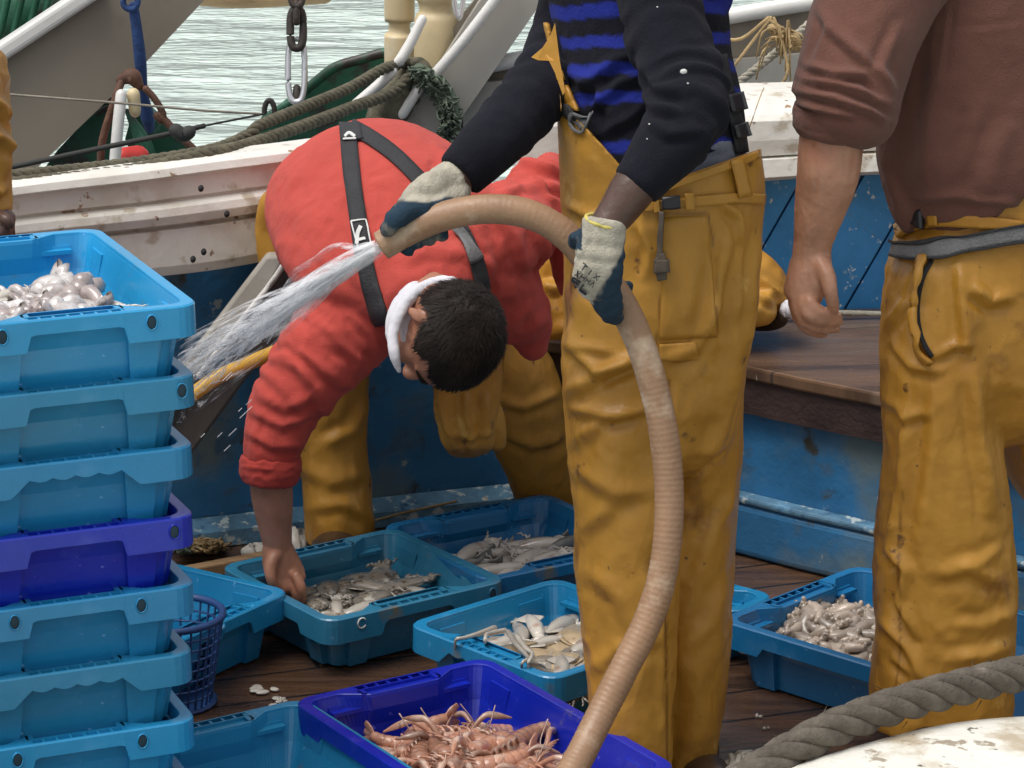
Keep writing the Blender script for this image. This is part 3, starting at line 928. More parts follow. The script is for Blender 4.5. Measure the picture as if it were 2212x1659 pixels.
def rrect(w, l, r, ns=44, nc=5):
    """rounded rectangle; returns x, y, side (0 right,1 back,2 left,3 front), s in -1..1 along the side"""
    r = max(r, .006)
    pts = []
    for side in range(4):
        a0 = R(-90 + 90 * side)
        hx, hy = w / 2 - r, l / 2 - r
        cs = [(hx, -hy), (hx, hy), (-hx, hy), (-hx, -hy)][side]
        nx = [(hx, hy), (-hx, hy), (-hx, -hy), (hx, -hy)][side]
        for k in range(nc):
            a = a0 + R(90) * k / nc
            pts.append((cs[0] + r * math.cos(a), cs[1] + r * math.sin(a), side, -1))
        a = a0 + R(90)
        for k in range(ns):
            f = k / ns
            pts.append((cs[0] + (nx[0] - cs[0]) * f + r * math.cos(a), cs[1] + (nx[1] - cs[1]) * f + r * math.sin(a), side, f * 2 - 1))
    # side index of straight run after corner `side`: 0 -> right (+x), 1 -> back, 2 -> left, 3 -> front ... shift
    return pts

def crate(name_label, W, L, mat, H=.13, scallop=False, holes=(), group=None, shallow=False, zone=.42):
    """handles lie on the sides across the width W (front and back); L is the other way"""
    root = empty('fish_crate')
    tag(root, name_label, 'crate', group)
    base = rrect(W, L, .035)
    def sideof(x, y, d):
        w, l = W - 2 * d, L - 2 * d
        if abs(abs(y) - l / 2) < 1e-4: return 'h'
        if abs(abs(x) - w / 2) < 1e-4: return 's'
        return 'c'
    def bow(x, y, amt):
        """extra inset in the middle of the handle sides"""
        z = zone * W / 2
        if abs(y) < L / 2 - .06 or amt == 0: return 0
        return amt * min(1, max(0, (z + .03 - abs(x)) / .045))
    def ring(d, z, amt=0.0, zf=None):
        o = []
        for (x, y, s, f) in rrect(W - 2 * d, L - 2 * d, .035 - d * .4):
            b = bow(x, y, amt)
            yy = y - math.copysign(b, y)
            o.append((x, yy, zf(x, y) if zf else z))
        return o
    n = len(base)
    def strips(rings_, close=False, skip=None):
        V = [p for r_ in rings_ for p in r_]
        Fc = []
        m = len(rings_)
        for i in range(m if close else m - 1):
            a, b = i * n, ((i + 1) % m) * n
            for j in range(n):
                k = (j + 1) % n
                if skip and skip(i, rings_[i][j], rings_[i][k]): continue
                Fc.append((a + j, a + k, b + k, b + j))
        return V, Fc
    # body: inner floor and walls, outer walls
    rr = [ring(.066, .009), ring(.058, .014), ring(.052, .03), ring(.034, H * .55, .010), ring(.027, H - .03, .024), ring(.021, H - .006, .030),
          ring(.015, H - .006), ring(.022, H - .03), ring(.031, H - .055), ring(.039, .02), ring(.042, .003), ring(.046, 0)]
    V, Fc = strips(rr)
    Fc.append(tuple(range(n))[::-1]); Fc.append(tuple((len(rr) - 1) * n + j for j in range(n)))
    body = [(np.array(V), Fc)]
    # pillars below the rim at the corners of the handle sides, and along the long sides
    for sx in (-1, 1):
        for sy in (-1, 1):
            for (px, py, wx, wy) in ((sx * (W / 2 - .085), sy * (L / 2 - .0), .055, .03), (sx * (W / 2), sy * (L / 2 - .09), .03, .06)):
                top, bot = [], []
                for (ux, uy) in ((-1, -1), (1, -1), (1, 1), (-1, 1)):
                    if wx > wy:
                        top.append((px + ux * wx / 2, py + sy * (-.020 + uy * .008), H - .02)); bot.append((px + ux * wx / 2 * .7, py + sy * (-.039 + uy * .007), .002))
                    else:
                        top.append((px + sx * (-.020 + ux * .008), py + uy * wy / 2, H - .02)); bot.append((px + sx * (-.039 + ux * .007), py + uy * wy / 2 * .7, .002))
                body.append((np.array(bot + top), [(3, 2, 1, 0), (4, 5, 6, 7), (0, 1, 5, 4), (1, 2, 6, 5), (2, 3, 7, 6), (3, 0, 4, 7)]))
            # lugs inside
            body.append(boxs((sx * (W / 2 - .085), sy * (L / 2 - .033), H - .028), (.055, .022, .007)))
    bo = link('body', fix(me_from(*merge(body))), mat, root, smooth=False, world=False)
    bo.data.polygons.foreach_set('use_smooth', [len(p.vertices) == 4 and False for p in bo.data.polygons])
    # rim
    sk0, sk1 = .050, .023
    def skirt(x, y):
        d = sk0
        z = .37 * W / 2
        if abs(y) > L / 2 - .05:                       # handle sides: cut-out in the middle
            wdt = .007 if not scallop else .03
            t_ = min(1, max(0, (z + wdt - abs(x)) / wdt))
            d = sk0 - (sk0 - sk1) * t_
            if scallop and abs(x) < z: d += .0055 * abs(math.sin(x / z * math.pi * 2.0))
        elif abs(y) < L / 2 - .10:
            d = .032
        return H - d
    rim_rings = [ring(.021, H - .010, .030), ring(.0195, H - .001, .030), ring(.018, H, .030), ring(.0145, H, .030), ring(.006, H), ring(.0025, H), ring(0, H - .0025), ring(-.001, 0, 0, skirt), ring(.003, 0, 0, lambda x, y: skirt(x, y) + .001), ring(.004, H - .010)]
    def skip(i, a, b):
        if i != 3: return False
        return abs((a[0] + b[0]) / 2) < zone * W / 2 - .004 and abs(a[1]) > L / 2 - .06 and abs(b[1]) > L / 2 - .06
    V, Fc = strips(rim_rings, close=True, skip=skip)
    rm = fix(me_from(V, Fc))
    link('rim', rm, mat, root, smooth=False, world=False)
    # handles: ladder of slots in the gap of the rim
    hz = zone * W / 2 - .004
    for sy in (-1, 1):
        h = [boxs((0, sy * (L / 2 - .022), H - .006), (2 * hz, .003, .012))]
        for k in range(8):
            h.append(boxs((-hz + 2 * hz * k / 7, sy * (L / 2 - .0138), H - .007), (.004 if 0 < k < 7 else .010, .0136, .012)))
        h += [boxs((sx * (hz - .004), sy * (L / 2 - .034), H - .006), (.012, .022, .012)) for sx in (-1, 1)]
        link('handle', fix(me_from(*merge(h))), mat, root, smooth=False, world=False)
    for (hx, sy) in holes:
        c = (hx, sy * (L / 2 + .0012), H - .021)
        link('drain_hole_disc', fix(me_from(*ball(c, (.0072, .0012, .0105), 14))), MATS['hole_shade'], root, world=False)  # dark disc on the rim, coloured like the shade inside a hole
        link('hole_collar', fix(me_from(*tube([(c[0] + .0085 * math.cos(a), c[1], c[2] + .012 * math.sin(a)) for a in np.linspace(0, 6.2832, 17)], .0014, n=6, sub=1))), mat, root, world=False)
    return root

def put(root, P, Q, z, W, L, flip=1):
    """P, Q: outer rim corners (world) at the two ends of a handle side; the crate lies to the left of P->Q when flip = 1"""
    d = Vector((Q.x - P.x, Q.y - P.y, 0)).normalized()
    nrm = Vector((-d.y, d.x, 0)) * flip
    c = Vector((P.x, P.y, 0)) + d * W / 2 + nrm * L / 2
    root.location = (c.x, c.y, z)
    root.rotation_euler = (0, 0, math.atan2(d.y, d.x))
    return root

CR = {}
# the stack at the left: eight crates nested, rims read one by one
SW, SLn = .385, .585
D0 = 4.45
P0 = U(433, 657, D0); ztop = P0.z
dirv = (UZ(134, 500, ztop) - P0); dirv.z = 0
perp = Vector((dirv.y, -dirv.x, 0)).normalized()         # towards the right along the front
if perp.x < 0: perp = -perp
front_dir = (U(433, 657, D0) - UZ(0, 687, ztop)); front_dir.z = 0
fdv = (front_dir.normalized() + perp).normalized()
seven = [(657, 433, 'sky_blue_plastic', 'light blue fish crate on top of the stack holding octopus', False, ((.115, -1), (-.115, -1))),
         (806, 429, 'teal_plastic', 'light teal crate directly under the topmost crate of the stack', False, ((.165, -1),)),
         (962, 425, 'mid_blue_plastic', 'scalloped crate resting on the dark blue crate of the stack', True, ()),
         (1112, 426, 'ultramarine_plastic', 'dark ultramarine crate in the middle of the stack', False, ((.155, -1),)),
         (1265, 428, 'mid_blue_plastic', 'blue crate with two oval holes right under the dark blue one in the stack', False, ((.10, -1), (-.10, -1))),
         (1420, 424, 'teal_plastic', 'scalloped dull crate second from the bottom of the visible stack', True, ()),
         (1555, 429, 'sky_blue_plastic', 'blue crate lowest in view in the stack with an oval hole near its middle', False, ((.10, -1), (-.10, -1)))]
zr = [U(x, y, D0).z for y, x, *_ in seven]
pit = (zr[0] - zr[-1]) / 6
for i, (y, x, mt, lab, sc_, ho) in enumerate(seven):
    H = .13
    c = crate(lab, SW, SLn, MATS[mt], H, sc_, ho, 'crates stacked at the left')
    zt = zr[0] - pit * i
    q = U(x, y, D0)
    right = Vector((q.x, q.y, 0))
    put(c, right - fdv * SW, right, zt - H, SW, SLn, 1)
    CR['s%d' % i] = c
zlow = zr[0] - pit * 6
c = crate('blue crate standing on the deck under all the others of the stack', SW, SLn, MATS['mid_blue_plastic'], max(.09, zlow - pit), False, (), 'crates stacked at the left')
put(c, Vector((q.x, q.y, 0)) - fdv * SW, Vector((q.x, q.y, 0)), 0, SW, SLn, 1)

def deck_crate(key, lab, mat, p, q, W, L, H, flip, z=0.003, tilt=None, **kw):
    P, Q = UZ(*p, H + z), UZ(*q, H + z)
    c = crate(lab, W, L, MATS[mat], H, group='crates of catch set out on the deck', **kw)
    put(c, P, Q, z, W, L, flip)
    c.scale = (1.035, 1.035, 1)
    CR[key] = c
    return c
deck_crate('A', 'dull teal crate the bending man reaches into, full of cuttlefish', 'dull_teal_plastic', (709, 1341), (1096, 1250), .405, .392, .115, 1, holes=((.165, -1),))
mk = [tube([(-.128 + .009 * math.cos(a), -.196 - .0014, .098 + .010 * math.sin(a)) for a in np.linspace(.6, 5.6, 12)], .0016, n=5, sub=1)]
link('marking', fix(me_from(*merge(mk))), MATS['pale_steel'], CR['A'], world=False)
deck_crate('F', 'blue crate of squid farthest from the camera by the blue hull', 'deep_blue_plastic', (830, 1135), (1171, 1069), .40, .40, .11, -1)
deck_crate('B', 'bright blue crate of squid with tentacles hanging over its rim', 'mid_blue_plastic', (886, 1347), (1152, 1450), .385, .375, .125, 1, scallop=True)
deck_crate('C', 'dark ultramarine crate of prawns on the deck in front', 'ultramarine_plastic', (641, 1514), (1044, 1424), .385, .585, .135, -1)
deck_crate('E', 'empty looking teal crate between the stack and the prawn crate', 'teal_plastic', (628 - 410, 1519 + 92), (622, 1519), .385, .575, .13, -1)
deck_crate('D', 'long blue crate with a heap of small pale squid', 'deep_blue_plastic', (1563, 1338), (1858, 1223), .42, .60, .125, -1)
deck_crate('H', 'narrow blue crate mostly hidden behind the standing man beside the squid heap', 'mid_blue_plastic', (1672, 1284), (1440, 1225), .30, .13, .11, 1)
deck_crate('G', 'small open blue crate partly hidden behind the stack near the basket', 'mid_blue_plastic', (330, 1408), (560, 1304), .40, .36, .125, 1)
# ============================================================ the catch
M('cuttle_skin', (0.22, 0.195, 0.16), rough=0.22, var=0.25, scale=26, bump=0.25, bscale=70, bdist=0.004, spots=[((0.07, 0.05, 0.035), 30, 0.55, 0.08), ((0.52, 0.49, 0.43), 18, 0.56, 0.08)], rand=0.4, spec=0.6, coat=0.5)
M('squid_skin', (0.52, 0.48, 0.42), rough=0.2, var=0.12, scale=20, bump=0.15, bscale=70, bdist=0.003, spots=[((0.36, 0.22, 0.17), 20, 0.62, 0.1)], rand=0.2, spec=0.6, coat=0.5)
M('grey_fish_skin', (0.17, 0.17, 0.155), rough=0.22, var=0.3, scale=18, bump=0.15, bscale=80, spots=[((0.5, 0.5, 0.46), 10, 0.56, 0.12)], rand=0.3, spec=0.6, coat=0.5)
M('flatfish_skin', (0.42, 0.32, 0.20), rough=0.3, var=0.2, scale=30, bump=0.2, bscale=90, bdist=0.003, spots=[((0.20, 0.13, 0.08), 28, 0.58, 0.08)], rand=0.2, coat=0.5)
M('octopus_skin', (0.36, 0.30, 0.285), rough=0.2, var=0.3, scale=20, bump=0.3, bscale=80, bdist=0.004, spots=[((0.66, 0.63, 0.61), 12, 0.50, 0.12), ((.12,.08,.075), 20, .60, .08)], rand=0.25, spec=0.6, coat=0.5)
M('prawn_shell', (0.43, 0.21, 0.135), rough=0.28, var=0.25, scale=30, bump=0.2, bscale=90, bdist=0.003, spots=[((0.66, 0.50, 0.40), 22, 0.50, 0.14), ((0.36, 0.11, 0.06), 24, 0.60, 0.1), ((0.25,0.13,0.09), 60, .64, .06)], rand=0.3, coat=0.5)
M('small_squid_skin', (0.42, 0.345, 0.28), rough=0.28, var=0.35, scale=30, bump=0.2, bscale=90, bdist=0.003, spots=[((0.30, 0.20, 0.16), 26, 0.62, 0.1)], rand=0.3, coat=0.5)
M('wet_black', (0.018, 0.018, 0.02), rough=0.15, var=0.3, scale=8, bump=0.4, bscale=30)

def mesh_of(shapes):
    me = fix(me_from(*merge(shapes)))
    me.polygons.foreach_set('use_smooth', [True] * len(me.polygons))
    return me

def curl(r0, l, a0, seed, z=.004, r1=.0015):
    g = random.Random(seed)
    x, y, a = r0[0], r0[1], a0
    P = [(x, y, z)]
    da = g.uniform(-.5, .5)
    for k in range(6):
        a += da + g.uniform(-.3, .3)
        x += math.cos(a) * l / 6; y += math.sin(a) * l / 6
        P.append((x, y, z + g.uniform(-.004, .006)))
    return tube(P, [.0045 - (.0045 - r1) * k / 6 for k in range(7)], n=6, sub=2)

def cuttle(seed, body=.11, wd=.038, ht=.014, fin=.012, arm=.026):
    g = random.Random(seed)
    s = [loft([((-body * .5, 0, 0), .008, .006), ((-body * .35, 0, .001), wd * .75, ht * .7), ((0, 0, .003), wd, ht), ((body * .35, 0, .001), wd * .8, ht * .85), ((body * .5, 0, 0), wd * .5, ht * .6)], side=(0, 1, 0), n=14, sub=3)]
    if fin: s.append(loft([((-body * .52, 0, -.002), .004, .002), ((-body * .3, 0, -.002), wd + fin, .0022), ((0.1 * body, 0, -.002), wd + fin, .0022), ((body * .42, 0, -.002), wd * .9, .002)], side=(0, 1, 0), n=16, sub=3))
    s.append(loft([((body * .5, 0, 0), wd * .5, ht * .6), ((body * .62, 0, 0), wd * .62, ht * .72), ((body * .75, 0, -.002), wd * .45, ht * .5)], side=(0, 1, 0), n=12, sub=2))
    for k in range(8):
        s.append(curl((body * .72, (k - 3.5) * wd * .12), arm * g.uniform(.7, 1.3), (k - 3.5) * .22, seed * 31 + k))
    return mesh_of(s)

def squid(seed, body=.13, wd=.02):
    g = random.Random(seed)
    b = g.uniform(-.02, .02)
    s = [loft([((-body * .5, 0, 0), .003), ((-body * .25, b * .4, .001), wd * .75, wd * .65), ((body * .1, b, .002), wd, wd * .8), ((body * .45, b * .6, 0), wd * .8, wd * .7)], side=(0, 1, 0), n=12, sub=3),
         loft([((-body * .5, 0, 0), .006, .0015), ((-body * .32, b * .3, .002), wd * 1.9, .002), ((-body * .12, b * .5, .002), wd * .8, .002)], side=(0, 1, 0), n=12, sub=3),
         loft([((body * .44, b * .6, 0), wd * .55, wd * .5), ((body * .56, b * .5, 0), wd * .7, wd * .6), ((body * .66, b * .4, 0), wd * .4, wd * .4)], side=(0, 1, 0), n=10, sub=2)]
    for k in range(8):
        s.append(curl((body * .64, b * .4 + (k - 3.5) * .003), body * g.uniform(.2, .42), (k - 3.5) * .10, seed * 17 + k))
    return mesh_of(s)

def flatfish(seed, l=.17):
    wd = l * .26
    s = [loft([((-l * .5, 0, 0), .006, .003), ((-l * .3, 0, .001), wd * .75, .007), ((0, 0, .003), wd, .011), ((l * .25, 0, .002), wd * .7, .008), ((l * .38, 0, 0), wd * .22, .004), ((l * .5, 0, 0), wd * .45, .0015)], side=(0, 1, 0), n=16, sub=3),
         loft([((-l * .42, 0, -.001), wd * .5, .0012), ((-l * .1, 0, -.001), wd * 1.25, .0012), ((l * .2, 0, -.001), wd * 1.0, .0012), ((l * .34, 0, -.001), wd * .3, .0012)], side=(0, 1, 0), n=18, sub=3)]
    return mesh_of(s)

def fish(seed, l=.15):
    s = [loft([((-l * .5, 0, 0), .003, .004), ((-l * .32, 0, 0), l * .06, l * .085), ((-l * .05, 0, 0), l * .075, l * .11), ((l * .28, 0, 0), l * .03, l * .05), ((l * .4, 0, 0), l * .014, l * .03)], side=(0, 1, 0), n=14, sub=3),
         loft([((l * .36, 0, 0), .003, l * .03), ((l * .45, 0, 0), .002, l * .08), ((l * .5, 0, 0), .001, l * .12)], side=(0, 1, 0), n=8, sub=2),
         ball((-l * .38, l * .048, l * .02), .004, 8), ball((-l * .38, -l * .048, l * .02), .004, 8)]
    return mesh_of(s)

def octo(seed, sz=.05):
    g = random.Random(seed)
    s = [loft([((-sz * .75, 0, .006), .008, .006), ((-sz * .4, .004, .012), sz * .42, sz * .22), ((0, -.003, .016), sz * .46, sz * .26), ((sz * .35, 0, .010), sz * .28, sz * .18)], side=(0, 1, 0), n=16, sub=3), ball((sz * .5, 0, sz * .2), (sz * .3, sz * .3, sz * .25), 12), loft([((-sz * .5, sz * .3, .01), .004), ((-sz * .3, sz * .5, .03), .012, .006), ((-sz * .1, sz * .35, .02), .006)], n=8)]
    for k in range(8):
        a = k * math.pi / 4 + g.uniform(-.2, .2); x, y = sz * .5 + .3 * sz * math.cos(a), .3 * sz * math.sin(a); P = []
        da = g.uniform(-.5, .5)
        for i in range(8):
            P.append((x, y, max(.004, sz * .18 * (1 - i / 6) + g.uniform(0, .014))))
            a += da; x += math.cos(a) * sz * .19; y += math.sin(a) * sz * .19
        s.append(tube(P, [.0125 * (1 - i / 9.5) for i in range(8)], n=7, sub=3))
    return mesh_of(s)

def prawn(seed, l=.12):
    g = random.Random(seed)
    bend = g.uniform(.7, 2.3)
    s = []
    P, a, x, z = [], .3, 0, 0
    for k in range(9):
        P.append((x, 0, z)); x += math.cos(a) * l / 12; z += math.sin(a) * l / 12; a -= bend / 7
    for k in range(8):
        p, q = Vector(P[k]), Vector(P[k + 1])
        r0 = .0140 - .0010 * k
        s.append(loft([(p - (q - p) * .25, r0 * .84, r0 * .9), (p + (q - p) * .45, r0, r0 * 1.05), (q + (q - p) * .1, r0 * .95, r0)], side=(0, 1, 0), n=10, sub=2, caps=(.3, .3)))
    q = Vector(P[-1]); d = (q - Vector(P[-2])).normalized()
    for sy in (-1, 0, 1):
        e = q + d * l * .16 + Vector((0, sy * .012, 0))
        s.append(loft([(q, .003, .002), ((q + e) / 2, .006, .0012), (e, .004, .001)], side=(0, 1, 0), n=8, sub=2))
    s.append(loft([((.012, 0, 0), .0105, .0115), ((-l * .14, 0, -.003), .0125, .014), ((-l * .32, 0, -.005), .0115, .0125), ((-l * .42, 0, -.003), .006, .007)], side=(0, 1, 0), n=12, sub=3))
    s.append(tube([(-l * .40, 0, .002), (-l * .46, 0, .005), (-l * .52, 0, .010)], [.003, .002, .0008], n=5))
    for sy in (-1, 1):
        s.append(ball((-l * .40, sy * .008, .004), .0035, 8))
        s.append(tube([(-l * .42, sy * .004, 0), (-l * .5, sy * .012, .004), (-l * .62, sy * (.02 + .015 * g.random()), .0)], [.0009, .0007, .0004], n=4))
        s.append(tube([(-l * .3, sy * .008, -.008), (-l * .50, sy * .022, -.006), (-l * .62, sy * .018, -.006), (-l * .76, sy * .010, -.004)], [.0030, .0034, .0044, .0014], n=6))
        for k in range(5):
            x0 = -l * .28 + k * l * .08
            s.append(tube([(x0, sy * .007, -.008), (x0 - .006, sy * .016, -.012), (x0 - .016, sy * .018, -.018)], [.0024, .002, .001], n=4, sub=2))
    return mesh_of(s)

def blob_squid(seed, l=.045):
    g = random.Random(seed)
    s = [loft([((-l * .5, 0, 0), .005), ((-l * .15, g.uniform(-.006, .006), .002), .0092, .0085), ((l * .2, g.uniform(-.009, .009), .001), .0085, .008), ((l * .5, 0, 0), .007, .006)], side=(0, 1, 0), n=9, sub=2)]
    for k in range(3):
        s.append(curl((l * .42, (k - 1) * .004), l * .3, (k - 1) * .3, seed * 7 + k, .001, .003))
    return mesh_of(s)

def proto(kind, mk, seeds, mat):
    out = []
    for sd_ in seeds:
        me = mk(sd_)
        me.materials.append(MATS[mat]); out.append(me)
    return out
PRO = {
    'cuttlefish': proto('cuttlefish', cuttle, (1, 2, 3), 'cuttle_skin'),
    'squid': proto('squid', squid, (4, 5, 6), 'squid_skin'),
    'flatfish': proto('flatfish', flatfish, (7,), 'flatfish_skin'),
    'grey_fish': proto('grey_fish', fish, (8,), 'grey_fish_skin'),
    'octopus': proto('octopus', octo, (9, 10), 'octopus_skin'),
    'prawn': proto('prawn', prawn, (11, 12, 13, 14), 'prawn_shell'),
    'small_squid': proto('small_squid', blob_squid, (15, 16, 17, 18), 'small_squid_skin'),
}
def lay(name, crate_key, x, y, z, rz, s=1.0, rx=0, ry=0, label='', cat='', group=''):
    """one animal lying in a crate, placed in the crate's own frame"""
    me = rnd.choice(PRO[name])
    o = bpy.data.objects.new(name, me)
    c = CR[crate_key]
    m = Matrix.LocRotScale(c.location, c.rotation_euler, None)
    o.location = m @ Vector((x, y, z))
    o.rotation_euler = (rx, ry, rz + c.rotation_euler.z)
    o.scale = (s, s, s)
    COL.objects.link(o)
    tag(o, label, cat, group)
    return o

def spread(n, w, l, mind, tries=4000, cx=0, cy=0):
    pts = []
    for _ in range(tries):
        if len(pts) >= n: break
        p = (cx + rnd.uniform(-w, w), cy + rnd.uniform(-l, l))
        if all(math.dist(p, q) > mind for q in pts): pts.append(p)
    return pts

# A: cuttlefish on a dark layer
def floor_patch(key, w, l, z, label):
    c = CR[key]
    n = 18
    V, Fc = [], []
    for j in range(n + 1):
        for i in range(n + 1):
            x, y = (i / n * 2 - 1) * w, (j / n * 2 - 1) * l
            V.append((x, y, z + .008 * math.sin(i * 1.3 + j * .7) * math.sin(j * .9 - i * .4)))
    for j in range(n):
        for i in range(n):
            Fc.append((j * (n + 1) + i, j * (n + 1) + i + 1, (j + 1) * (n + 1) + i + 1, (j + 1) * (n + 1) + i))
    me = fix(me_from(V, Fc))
    o = link('dark_layer', me, MATS['wet_black'], None)  # wet black layer that shows in the gaps between the animals
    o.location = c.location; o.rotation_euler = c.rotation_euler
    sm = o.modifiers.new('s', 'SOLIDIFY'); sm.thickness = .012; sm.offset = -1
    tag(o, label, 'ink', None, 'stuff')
W_, L_ = .405, .392
floor_patch('A', .135, .125, .030, 'black layer under the cuttlefish in the dull teal crate')
GA = 'cuttlefish in the dull teal crate'
for i, (x, y) in enumerate(spread(22, .115, .105, .038)):
    k = rnd.random()
    nm, lab, ct = ('cuttlefish', 'mottled grey cuttlefish lying in the dull teal crate', 'cuttlefish') if k < .78 else (('squid', 'pale squid among the cuttlefish of the dull teal crate', 'squid') if k < .92 else ('grey_fish', 'dark grey fish among the cuttlefish of the dull teal crate', 'fish'))
    lay(nm, 'A', x, y, .048 + rnd.uniform(0, .022), rnd.uniform(0, 6.28), rnd.uniform(.6, .92), rnd.uniform(-.2, .2), rnd.uniform(-.15, .15), lab, ct, 'catch in the dull teal crate: ' + nm)
# F
floor_patch('F', .135, .13, .022, 'black layer under the squid in the far blue crate')
for i, (x, y) in enumerate(spread(24, .12, .115, .036)):
    nm, lab, ct = [('squid', 'pale squid in the far blue crate', 'squid'), ('grey_fish', 'dark grey fish in the far blue crate', 'fish')][i % 3 == 1]
    lay(nm, 'F', x, y, .042 + rnd.uniform(0, .02), rnd.uniform(-.5, .6) + (math.pi if rnd.random() < .5 else 0), rnd.uniform(.75, 1.05), rnd.uniform(-.3, .3), rnd.uniform(-.2, .2), lab, ct, 'catch in the far blue crate: ' + nm)
# B
floor_patch('B', .13, .125, .045, 'black layer under the squid in the bright blue crate')
for i, (x, y) in enumerate(spread(34, .12, .12, .032)):
    k = i % 7
    nm, lab, ct = ('flatfish', 'brown flatfish in the bright blue crate', 'flatfish') if k in (2, 5) else (('cuttlefish', 'grey cuttlefish in the bright blue crate', 'cuttlefish') if k == 3 else ('squid', 'white squid lying in the bright blue crate', 'squid'))
    lay(nm, 'B', x, y, .064 + rnd.uniform(0, .024), rnd.uniform(-.7, .7) + (math.pi if rnd.random() < .5 else 0) - .9, rnd.uniform(.7, 1.0), rnd.uniform(-.2, .2), rnd.uniform(-.12, .12), lab, ct, 'catch in the bright blue crate: ' + nm)
tents = [[(1068, 1356), (1030, 1370), (1002, 1378), (985, 1382), (983, 1410)], [(1098, 1365), (1115, 1392), (1140, 1420), (1128, 1432), (1127, 1460)], [(1115, 1372), (1135, 1400), (1150, 1412), (1142, 1432), (1141, 1462)], [(1090, 1362), (1060, 1368), (1050, 1372), (1048, 1386), (1049, 1392)]]
for k, q in enumerate(tents):
    zz = [.122, .134, .140, .139, .105]
    P = [UZ(x, y, z) for (x, y), z in zip(q, zz)]
    o = obj('squid_tentacle', [tube(P, [.0055, .0048, .0038, .0032, .0018], n=8)], MATS['squid_skin'])
    tag(o, ['long thin tentacle hanging over the left part of the bright blue rim', 'thick tentacle draped over the corner of the bright blue crate', 'second tentacle beside the thick one on the corner of the bright blue crate', 'short tentacle drooping over the handle of the bright blue crate'][k], 'tentacle')
# C: prawns heaped in the near half
GC = 'prawns heaped in the ultramarine crate'
hc = Matrix.LocRotScale(CR['C'].location, CR['C'].rotation_euler, None).inverted() @ UZ(985, 1648, .06)
PX, PY = max(-.06, min(.06, hc.x)), hc.y - .05
for i, (x, y) in enumerate(spread(36, .105, .13, .036, cx=PX * .6, cy=PY)):
    if abs(x) > .125: continue
    r_ = math.hypot((x - PX) / .17, (y - PY) / .20)
    z = .030 + .052 * max(0, 1 - r_ ** 2)
    lay('prawn', 'C', x, y, z + rnd.uniform(-.008, .012), rnd.uniform(0, 6.28), rnd.uniform(1.3, 1.65), rnd.choice((-1, 1)) * rnd.uniform(1.1, 1.7), rnd.uniform(-.2, .2), 'pink prawn heaped with others in the dark ultramarine crate', 'prawn', GC)
for i, (x, y) in enumerate(spread(30, .11, .14, .036, cx=PX * .6, cy=PY)):
    lay('prawn', 'C', x, y, .022, rnd.uniform(0, 6.28), rnd.uniform(.8, 1.1), rnd.choice((-1, 1)) * rnd.uniform(1.2, 1.6), 0, 'pink prawn heaped with others in the dark ultramarine crate', 'prawn', GC)
# D: heap of small squid
GD = 'small squid heaped in the long blue crate'
c = CR['D']
m_ = Matrix.LocRotScale(c.location, c.rotation_euler, None)
hc = m_.inverted() @ UZ(1818, 1392, .06)
HX, HY = min(max(hc.x, -.02), .02), hc.y
for i, (x, y) in enumerate(spread(235, .15, .18, .0155, 12000, cx=HX, cy=HY)):
    r_ = math.hypot((x - HX) / .15, (y - HY) / .175)
    if abs(x) > .135: continue
    z = .018 + .088 * max(0, 1 - r_ ** 2) ** .8
    if z < .022: continue
    lay('small_squid', 'D', x, y, z, rnd.uniform(0, 6.28), rnd.uniform(1.0, 1.7), rnd.uniform(-1, 1), rnd.uniform(-.5, .5), 'small pale squid in the heap of the long blue crate', 'squid', GD)
core = ball((0, 0, 0), (.135, .155, .083), 24)
o = link('squid_mass', fix(me_from(*core)), MATS['small_squid_skin']); o.location = m_ @ Vector((HX, HY, .012)); o.rotation_euler = c.rotation_euler
tag(o, 'buried mass of small squid under the heap in the long blue crate', 'squid', None, 'stuff')
# top of the stack: octopus
for i, (x, y) in enumerate([(-.07, .02), (-.02, -.02), (.05, .04), (-.05, .10), (-.08, -.11), (.02, -.12), (-.07, -.05), (.07, -.06), (-.08, .09), (.0, .06)]):
    lay('octopus', 's0', x, y, .040 + .018 * (i % 3), rnd.uniform(0, 6.28), rnd.uniform(1.0, 1.4), 0, 0, 'pale grey octopus in the topmost crate of the stack', 'octopus', 'octopus in the topmost crate')
for i, (x, y) in enumerate([(-.05, -.10), (.02, -.12), (.07, -.11), (-.10, -.12), (.10, -.05), (-.02, -.05), (.05, .0), (-.09, .02), (-.02, .06)]):
    lay('squid', 's0', x, y, .082, rnd.uniform(0, 6.28), .62, 0, 0, 'white squid at the front of the topmost crate', 'squid', 'squid in the topmost crate')
# ============================================================ clothing and skin
def skin(name, c, red=(0.5, 0.14, 0.09)):
    return M(name, c, rough=0.42, var=0.2, scale=22, bump=0.4, bscale=70, bdist=0.004, sss=0.12, spots=[(tuple(a * .6 + b * .4 for a, b in zip(c, red)), 14, 0.54, 0.2), (tuple(a * .72 for a in c), 60, 0.66, 0.06)])
skin('tan_skin', (0.36, 0.165, 0.10))
skin('light_skin', (0.46, 0.235, 0.15))
skin('dark_skin', (0.085, 0.045, 0.034), (0.12, 0.05, 0.035))
def knit(name, c, var=.1, attrs=(), bs=420, sheen=.25):
    m = M(name, c, rough=0.95, var=var, scale=9, bump=0.55, bscale=bs, bdist=0.004, sheen=sheen, spec=0.1, attrs=attrs, crumple=(16, .012, .35, (1, 1, .8)), spots=[(tuple(x * .8 for x in c), 3.2, .56, .2)])
    return m
knit('red_fleece', (0.50, 0.074, 0.058), .1, [('wet', (0.36, 0.038, 0.03))], 420, .08)
knit('navy_knit', (0.010, 0.010, 0.016), .2, [('stripe', (0.018, 0.028, 0.23))], 260, .03)
knit('brown_knit', (0.145, 0.064, 0.047), .12, (), 300, .12)
